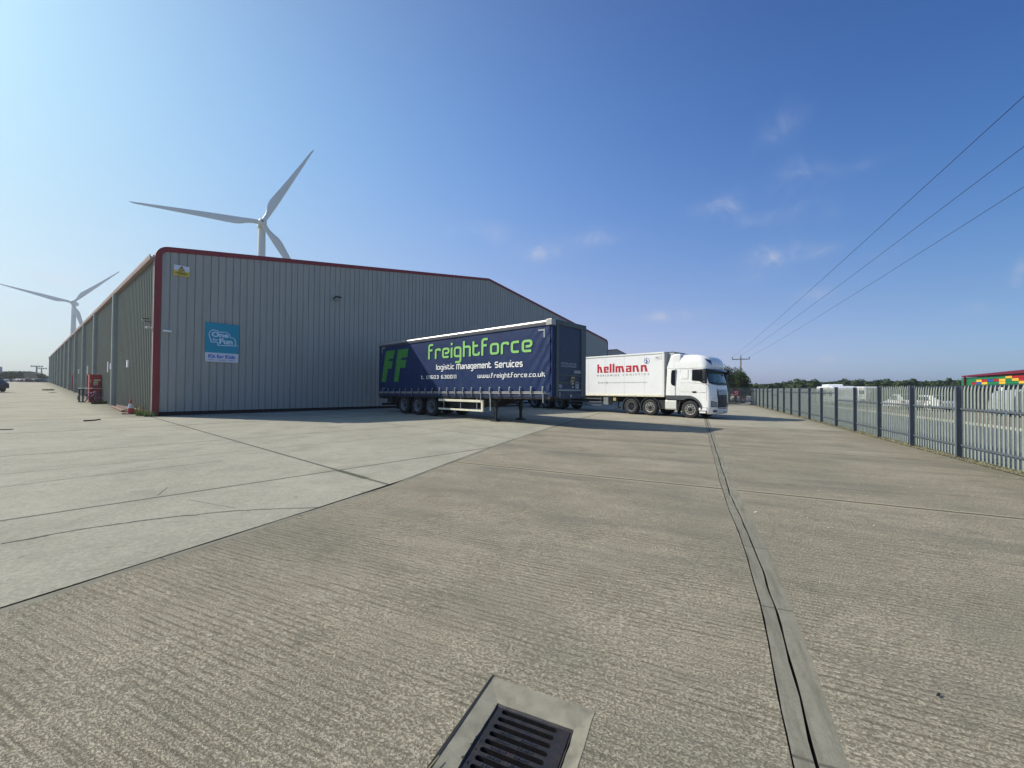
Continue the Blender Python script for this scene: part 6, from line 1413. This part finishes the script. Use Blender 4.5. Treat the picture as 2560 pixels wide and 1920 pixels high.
# ------------------------------------------------------------------ trees
barkm = mat('bark', (.10, .08, .06), 1, 0, .3, 4, .4, 20)
def leafm(nm, c):
    m = mat(nm, c, .7, 0, .45, .55, spec=.25); return m
lf = [leafm('leaf_dark', (.038, .062, .020)), leafm('leaf_mid', (.052, .082, .026)), leafm('leaf_olive', (.075, .095, .032))]
def tree(name, label, x, y, h, rx, seed, lobes=9, leaves=2600, size=.30, mi=0, base=.2, group=None, tall=False, zb_=None):
    r = random.Random(seed); z0_ = gz(x, y) if zb_ is None else zb_
    t = thing(name, label, 'tree', (x, y, z0_), 0, group)
    b = MB(); b.tube([(0, 0, -.3), (.1, 0, h*.35), (.15, .1, h*.7)], rx*.07+.08, 8, r2=.06)
    for i in range(7):
        a = r.uniform(0, 6.28); zz = h*r.uniform(.2, .55); b.tube([(0.05, 0, zz), (cos(a)*rx*.35, sin(a)*rx*.35, zz+h*.15), (cos(a)*rx*.7, sin(a)*rx*.7, zz+h*.28)], rx*.025+.04, 6, r2=.02)
    b.build('trunk', barkm, t)
    b = MB(); L = []
    for i in range(lobes):
        a = r.uniform(0, 6.28); q = sqrt(r.random()); 
        if tall: L.append((cos(a)*rx*.5*q, sin(a)*rx*.5*q, h*r.uniform(.25, .86), rx*r.uniform(.35, .6), h*r.uniform(.12, .22)))
        else:
            zz = r.uniform(base+.12, .80); k = sqrt(max(.05, 1-((zz-.42)/.55)**2)); L.append((cos(a)*rx*.72*q*k, sin(a)*rx*.72*q*k, h*zz, rx*r.uniform(.28, .46), h*r.uniform(.14, .24)))
    L.append((0, 0, h*.80, rx*.42, h*.19)); L.append((0, 0, h*.45, rx*.6, h*.35))
    for i in range(leaves):
        cx0, cy0, cz0, a_, c0 = L[i % len(L)]; u = Vector((r.gauss(0, 1), r.gauss(0, 1), r.gauss(0, 1))).normalized(); k = r.uniform(.72, 1.04) if r.random() < .8 else r.uniform(.3, .8)
        p = Vector((cx0+u.x*a_*k, cy0+u.y*a_*k, cz0+u.z*c0*k))
        if p.z < h*.04: continue
        n = (u+Vector((r.gauss(0, .6), r.gauss(0, .6), r.gauss(0, .6)))).normalized(); e = n.orthogonal().normalized(); f_ = n.cross(e); s = size*r.uniform(.5, 1.25); an = r.uniform(0, 6.28); e, f_ = e*cos(an)+f_*sin(an), f_*cos(an)-e*sin(an)
        b.add([p-e*s*.5, p+f_*s*.32, p+e*s*.5, p-f_*s*.32], [(0, 1, 2, 3)])
    b.build('crown', lf[mi], t, fix=False)
    return t
# behind the cab: a group of upright bushy trees
for i, (px, top, D, rx, mi, lb) in enumerate(((1822, 914, 62, 1.5, 0, 'upright dark tree just behind the lorry cab'), (1838, 915.5, 66, 1.3, 0, 'rounded upright tree between the cab and the pole'), (1851, 917, 64, 1.1, 1, 'lighter green upright tree right behind the pole'), (1861, 928, 63, .9, 0, 'shorter dark tree right of the utility pole'), (1800, 918, 66, 1.8, 1, 'wide green tree mostly hidden by the lorry cab'))):
    d = pixdir(px, top); k = D/d.y; x, y = d.x*k, d.y*k; h = CAM_H+d.z*k-gz(x, y)
    tree('bushy_tree', lb, x, y, h, rx*1.15, 100+i, 12, 3000, .20, mi, group='upright trees behind the gate', tall=True)
TL = [(1876, 961, 9, 0), (1890, 957.5, 12, 2), (1908, 960, 12, 1), (1925, 958.5, 13, 0), (1943, 956, 14, 1), (1960, 953, 15, 0), (1976, 951, 15, 1), (1993, 946, 19, 1), (2010, 948, 15, 2), (2037, 946, 17, 0), (2058, 955, 14, 0), (2075, 953.5, 13, 1), (2098, 950, 14, 0), (2114, 945.5, 20, 0), (2133, 954, 14, 1), (2152, 946, 22, 1), (2180, 957, 14, 1), (2200, 949, 16, 0), (2217, 946, 20, 0), (2244, 951, 14, 2), (2264, 949.5, 16, 0), (2281, 947, 20, 0), (2305, 953, 14, 1), (2326, 952, 17, 1), (2348, 949, 15, 0), (2372, 944, 14, 0), (2395, 948, 16, 1), (2425, 946, 18, 0), (2470, 948, 24, 1), (2520, 948, 24, 0)]
for i, (px, top, hw, mi) in enumerate(TL):
    D = 118+rnd.uniform(-8, 12); d = pixdir(px, top); k = D/d.y; x, y = d.x*k, d.y*k; h = CAM_H+d.z*k-gz(x, y); rx = hw/F_PX*D*1.25
    nm = ('dark', 'mid green', 'olive')[mi]; pos = 'left of the motorhome' if px < 2045 else ('between motorhome and shed' if px < 2170 else 'above the black shed')
    ord_ = ['leftmost', 'second', 'third', 'fourth', 'fifth', 'sixth', 'seventh', 'eighth', 'ninth', 'tenth', 'eleventh', 'twelfth', 'thirteenth', 'fourteenth']
    grp = [q for q in TL if (q[0] < 2045) == (px < 2045) and (2045 <= q[0] < 2170) == (2045 <= px < 2170)]
    tree('hedgerow_tree', '%s rounded horizon tree %s, %s from left there' % (nm, pos, ord_[min(13, grp.index((px, top, hw, mi)))]), x, y, h, rx, 200+i, 9, 1500, .55, mi, base=.0, group='trees along the horizon beyond the fence')
# continuous far hedge under the trees
b = MB(); r = random.Random(77)
hd2 = interp([(1866, 966), (1900, 965), (1960, 962), (2010, 956), (2060, 960), (2100, 957), (2170, 957), (2240, 957), (2330, 957), (2400, 955), (2560, 955)])
for i in range(9000):
    px = r.uniform(1864, 2600); D = r.uniform(128, 140); d = pixdir(px, hd2(px)); k = D/d.y; zt = CAM_H+d.z*k; z0_ = gz(d.x*k, d.y*k); z = z0_+(zt-z0_)*(1-r.random()**2*.9)+r.gauss(0, .15); s = r.uniform(.3, .8); an = r.uniform(0, 6.28)
    n = Vector((r.gauss(0, .6), -1, r.gauss(.3, .6))).normalized(); e = n.orthogonal().normalized(); f_ = n.cross(e); e, f_ = e*cos(an)+f_*sin(an), f_*cos(an)-e*sin(an); p = Vector((d.x*k, d.y*k, z))
    b.add([p-e*s, p+f_*s*.6, p+e*s, p-f_*s*.6], [(0, 1, 2, 3)])
o = b.build('far_hedge', leafm('leaf_hedge', (.036, .058, .022)), fix=False); tag(o, 'continuous dark hedge under the horizon trees', 'hedge', kind='stuff')
# wooded bank at far left
hl_ = MB()
HP = [(-80, 931), (0, 929.5), (12, 928.5), (25, 927.8), (50, 928), (78, 928.3), (88, 930.5), (96, 932), (103, 931), (108, 934), (118, 939), (130, 942), (160, 946)]
hp = interp(HP)
def hf(px, v):
    d0 = 175+40*v; d = pixdir(px, hp(px)+1.5*noise.noise(Vector((px*.21, 0, 0)))); k = d0/d.y*.75; zt = CAM_H+d.z*k
    return (d.x*k, d.y*k, -2+(zt+2)*min(1, v*1.0)**.6)
hl_.grid(hf, lsp(-80, 160, 121), lsp(0, 1, 8)); b = hl_
o = b.build('hill', mat('bank_scrub', (.035, .042, .036), 1, 0, .4, .12, 0, 1, dirt=((.06, .045, .042), .6, .06), spec=0.0), smooth=80, fix=False); o['kind'] = 'structure'
for i, (px, top, hw, lb) in enumerate(((4, 930.5, 9, 'dark scrubby tree on the far left bank, leftmost'), (17, 929.5, 9, 'dark scrubby tree on the far left bank, second from left'), (31, 929.5, 10, 'dark scrubby tree on the far left bank, third from left'), (47, 930, 9, 'dark scrubby tree at the middle of the far left bank'), (100, 932, 7, 'dark rounded tree under the two floodlight masts'), (108, 935, 7, 'dark tree on the falling end of the bank by the masts'), (119, 941, 8, 'last dark tree of the bank, touching the warehouse end'))):
    d = pixdir(px, top); k = 150/d.y*.78; x, y = d.x*k, d.y*k; z_ = -1.2; h = CAM_H+d.z*k-z_
    tree('bank_tree', lb, x, y, h, hw/F_PX*150*1.0, 300+i, 9, 1300, .8, 0, base=0, group='trees on the far left bank', zb_=z_)

# ------------------------------------------------------------------ beyond the fence
def at_n(px, n):
    "ground point seen in column px that lies n to the right of the yard grid"
    d = pixdir(px, 985); k = n/(d.x*cos(AL)-d.y*sin(AL)); return d.x*k, d.y*k
FD = atan2(cos(AL), sin(AL))
# motorhome
x, y = at_n(2090, 15.6); mh = thing('motorhome', 'big white motorhome with a rounded roof pod beyond the fence', 'motorhome', (x, y, gz(x, y)), FD)
b = MB(); mh.scale = (1, 1, .84)
b.prism([(-3.6, .45), (-3.65, 2.5), (-3.4, 2.72), (2.2, 2.72), (3.1, 2.5), (3.3, 1.9), (3.5, 1.35), (4.3, 1.05), (4.4, .45)], lambda a, z, d: (-a, d, z), -1.1, 1.1); b.build('body', carw, mh, bevel=.08)
b = MB(); b.box(.2, 2.6, -.8, .8, 2.72, 3.02); b.build('roof_pod', carw, mh, bevel=.13)
b = MB(); b.box(-2.9, -2.0, 1.1, 1.108, 1.3, 2.0); b.box(1.6, 2.8, 1.1, 1.108, 1.4, 2.1); b.box(-.6, .4, 1.1, 1.108, 1.4, 2.1); b.build('side_window', glass_d, mh)
for wx_ in (-2.9, 2.3):
    for s in (-1, 1):
        b = MB(); b.lathe([(-.1, .2), (-.1, .36), (.1, .36), (.1, 0)], (wx_, s*1.0, .36), (0, s, 0), 20); b.build('wheel', rubber, mh)
x, y = at_n(2014, 14.8); car('pickup', 'small white truck cab nose beyond the fence left of the motorhome', x, y, FD+pi, carw, L=4.4, H=1.9, Wd_=1.9, van=True, cat='truck')
# caravans
def caravan(label, x, y, rz, L=5.0, H=2.5, pm_=None):
    c = thing('caravan', label, 'caravan', (x, y, gz(x, y)), rz, 'white caravans beyond the fence')
    b = MB(); b.prism([(-L/2, .5), (-L/2-.1, 1.4), (-L/2+.3, H-.1), (-L/2+.6, H), (L/2-.5, H), (L/2-.1, H-.3), (L/2, 1.3), (L/2, .5)], lambda a, z, d: (a, d, z), -1.1, 1.1); b.build('body', pm_ or carw, c, bevel=.06)
    b = MB()
    for q in (-L*.28, L*.1): b.box(q-.5, q+.5, 1.1, 1.106, 1.3, 1.9); b.box(q-.5, q+.5, -1.106, -1.1, 1.3, 1.9)
    b.build('side_window', glass_d, c)
    b = MB(); b.box(-L/2+.3, L/2-.3, 1.1, 1.105, .95, 1.05); b.box(-L/2+.3, L/2-.3, -1.105, -1.1, .95, 1.05); b.build('stripe', greyl, c)
    for s in (-1, 1):
        b = MB(); b.lathe([(-.1, .2), (-.1, .32), (.1, .32), (.1, 0)], (0, s*1.0, .32), (0, s, 0), 16); b.build('wheel', rubber, c)
    return c
for i, (px, n, L_, H_, lb) in enumerate(((1893, 17.5, 4.5, 1.95, 'white caravan far beyond the fence, leftmost'), (1909, 17.6, 5, 1.92, 'white caravan far beyond the fence, second from left'), (1926, 17.8, 5, 1.98, 'white caravan far beyond the fence, third from left'), (1945, 17.5, 5.5, 1.98, 'white caravan far beyond the fence, fourth from left'), (2112, 24, 3.4, 2.5, 'white caravan between the motorhome and the black shed, left one'), (2140, 26, 4.2, 2.5, 'white caravan between the motorhome and the black shed, middle one'), (2160, 25, 4.0, 2.5, 'white caravan nearest the left end of the black shed'))):
    x, y = at_n(px, n); caravan(lb, x, y, FD+(.3 if i > 3 else 0), L_, H_)
x, y = at_n(2258, 18.4); car('parked_car', 'white hatchback beyond the fence in front of the black shed, left one', x, y, FD, carw, L=4.1, H=1.5, group='white cars beyond the fence')
x, y = at_n(2312, 19.6); car('parked_car', 'white car beyond the fence in front of the black shed, right one', x, y, FD+.4, carw, L=4.2, H=1.45, group='white cars beyond the fence')
# long black shed
xa, ya = at_n(2176, 24.5); xb_, yb_ = at_n(2500, 23.3)
L_ = hypot(xa-xb_, ya-yb_); sh = thing('black_shed', 'long low black shed with a thin flat roof beyond the fence', 'shed', (xb_, yb_, gz(xb_, yb_)), atan2(ya-yb_, xa-xb_))
shm = mat('black_cladding', (.012, .013, .02), .6, 0, .2, 1)
b = MB(); b.box(0, L_, -2.6, -.05, 0, 2.12); b.build('wall', shm, sh)
b = MB()
for i in range(int(L_/.9)): b.box(i*.9, i*.9+.04, -.05, -.02, 0, 2.1)
b.build('battens', mat('batten_dark', (.03, .03, .045), .6), sh)
b = MB(); b.prism([(-2.9, 2.34), (.35, 2.14), (.35, 2.28), (-2.9, 2.52)], lambda a, z, d: (d, a, z), -.6, L_+.8); b.build('roof', shm, sh)
# red framed store of stacked coloured crates
x1, y1 = at_n(2388, 27.5); x2, y2 = at_n(2590, 27.5)
dr = Vector((x2-x1, y2-y1, 0)); Ls = dr.length; st = thing('crate_store', 'open store with dark red roof edge holding coloured crates', 'store', (x1, y1, gz(x1, y1)), atan2(dr.y, dr.x))
z1_ = gz(x1, y1); ms_ = mat('maroon_steel', lin(112, 30, 52), .5, .1, .1, 1)
b = MB(); b.prism([(-.35, 3.52), (Ls, 3.62), (Ls, 3.98), (-.35, 3.66)], lambda a, z, d: (a, d, z), .70, 4.2); b.build('roof', ms_, st)
for q in (0,):
    if q < Ls: b = MB(); b.box(q-.1, q+.05, .75, .9, 0, 3.55+.01*q); b.build('post', ms_, st)
b = MB(); b.box(-.2, Ls, .9, 3.6, 0, 2.34); b.build('deck', shm, st)
cc = {'g': mat('crate_green', lin(34, 122, 74), .5, 0, .1, 2), 'y': mat('crate_yellow', lin(236, 180, 60), .5, 0, .1, 2), 'r': mat('crate_red', lin(168, 36, 40), .5, 0, .1, 2), 'b': mat('crate_blue', lin(44, 84, 160), .5, 0, .1, 2)}
cnm = dict(g='green', y='yellow', r='red', b='blue')
rows = ['ggggrrggggggggggg', 'gggggyrbrygggyrgy', 'gggrbyggrgyggyrgg', 'ggggrbygbyggggyry']
rows = ['ggggggggyrrgg', 'gggyrbrygyrry', 'ggrbyggyggyyg', 'gggggggggggyg'][::-1]
proto = {}
cw, chh = .92, .275
def crate_mesh(m_):
    b = MB(); b.box(0, cw-.03, 0, .6, .0, .03); b.box(0, cw-.03, 0, .03, .03, chh-.03); b.box(0, cw-.03, .57, .6, .03, chh-.03); b.box(0, .03, .03, .57, .03, chh-.03); b.box(cw-.06, cw-.03, .03, .57, .03, chh-.03)
    b.box(-.012, cw-.018, -.012, .0, chh-.055, chh-.025)
    for q in (.3, .6): b.box(q-.01, q+.01, -.01, 0, .03, chh-.06)
    return b
xs_dir = dr.normalized(); 
for j in range(4):
    for i in range(13):
        k = rows[j][i]
        if i*cw+.3 > Ls+1: continue
        p = Vector((x1, y1, 0))+xs_dir*(-.95+i*cw)+Vector((-xs_dir.y, xs_dir.x, 0))*.2*0; z_ = z1_+2.36+j*chh
        off = Vector((-xs_dir.y, xs_dir.x, 0))
        lb = '%s crate in the crate store, %s layer, %s from the left' % (cnm[k], ['lowest', 'second', 'third', 'top'][j], ['first', 'second', 'third', 'fourth', 'fifth', 'sixth', 'seventh', 'eighth', 'ninth', 'tenth', 'eleventh', 'twelfth', 'thirteenth'][i])
        q = p+off*.95; loc = (q.x, q.y, z_)
        if k not in proto:
            o = crate_mesh(k).build('plastic_crate', cc[k], loc=loc, rz=atan2(dr.y, dr.x)); tag(o, lb, 'crate', 'coloured crates stacked in the store'); proto[k] = o
        else: dup(proto[k], None, loc, None, lb)
# wrapped boats
wrapm = mat('shrink_wrap', lin(150, 154, 158), .45, 0, .06, 2)
for i, (px, lb) in enumerate(((2504, 'white steel frame trailer piece beside the wrapped loads'), (2522, 'grey white shrink wrapped load with rounded top, left one'), (2541, 'grey white shrink wrapped load with rounded top, right one'))):
    x, y = at_n(px, 21.0); t = thing('wrapped_load' if i else 'frame_trailer', lb, 'load' if i else 'trailer', (x, y, gz(x, y)), FD)
    if i:
        b = MB(); N = 14
        def wf(u, v):
            a = pi*u; w = .62*(1+.12*sin(v*7)); return (-.9+1.8*v, -cos(a)*w, .55+sin(a)**.7*1.45*(1-.05*v)+.03*sin(v*20+u*9))
        b.grid(wf, lsp(0, 1, 16), lsp(0, 1, 8)); b.add([wf(u, 0) for u in lsp(0, 1, 16)], [tuple(range(16))]); b.add([wf(u, 1) for u in lsp(0, 1, 16)], [tuple(range(16))]); b.build('wrap', wrapm, t, smooth=50)
        b = MB(); b.box(-1.0, 1.0, -.7, .7, .42, .56); b.box(-1.0, -.85, -.6, -.45, 0, .42); b.box(-1.0, -.85, .45, .6, 0, .42); b.box(.85, 1.0, -.6, -.45, 0, .42); b.box(.85, 1.0, .45, .6, 0, .42); b.build('pallet_stand', mat('stand_blue', lin(90, 110, 130), .6), t)
    else:
        b = MB(); b.box(-.3, .3, -.04, .04, .9, 1.0); b.box(-.3, .3, -.04, .04, 1.9, 2.15); b.prism([(-.3, .9), (-.2, .9), (.3, 1.9), (.2, 1.9)], lambda a, z, d: (a, d, z), -.04, .04); b.box(-.05, .05, -.05, .05, 0, .9); b.build('frame', carw, t)
# pale stones and an orange barrier beyond the gate
x, y = ground_hit(1846, 1004); b = MB(); x, y = x*1.18, y*1.18
b = MB(); b.box(-.35, .35, -.2, .2, 0, .12); b.box(-.28, .28, -.08, .08, .12, 1.3); t = b.build('orange_barrier', mat('barrier_orange', lin(222, 110, 70), .6), loc=(x+.6, y, gz(x, y)), bevel=.02); tag(t, 'orange barrier post seen through the far gate', 'barrier')
for i, px in enumerate((1829, 1836, 1842)):
    x, y = ground_hit(px, 1003.5); x, y = x*1.12, y*1.12; b = MB(); s_ = (.55, .7, .6)[i]
    b.grid(lambda u, v: (cos(u)*sin(v)*s_*(1+.2*noise.noise(Vector((cos(u), sin(u), v+i)))), sin(u)*sin(v)*s_*.7, cos(v)*s_*.8*(1+.15*noise.noise(Vector((u, v, i*3)))) +.1), lsp(0, 2*pi, 14), lsp(0, pi, 9))
    tag(b.build('pale_boulder', mat('chalk_stone', lin(225, 220, 190), .9, 0, .15, 2), loc=(x, y, gz(x, y)), smooth=50), '%s pale boulder behind the far gate bars' % ['left', 'middle', 'right'][i], 'boulder', 'pale boulders behind the gate')

# ------------------------------------------------------------------ the air
b = MB(); b.box(-520, 520, -60, 520, -6, 125)
hz_m = bpy.data.materials.new('air_haze'); hz_m.use_nodes = True; nt = hz_m.node_tree; nt.nodes.clear()
vo = nt.nodes.new('ShaderNodeOutputMaterial'); pv = nt.nodes.new('ShaderNodeVolumePrincipled'); pv.inputs['Color'].default_value = (.86, .92, 1.0, 1); pv.inputs['Density'].default_value = HAZE; pv.inputs['Anisotropy'].default_value = 0.45
nt.links.new(pv.outputs[0], vo.inputs['Volume'])
o = b.build('haze', hz_m); tag(o, 'thin pale haze filling the air of the site', 'haze', kind='stuff')
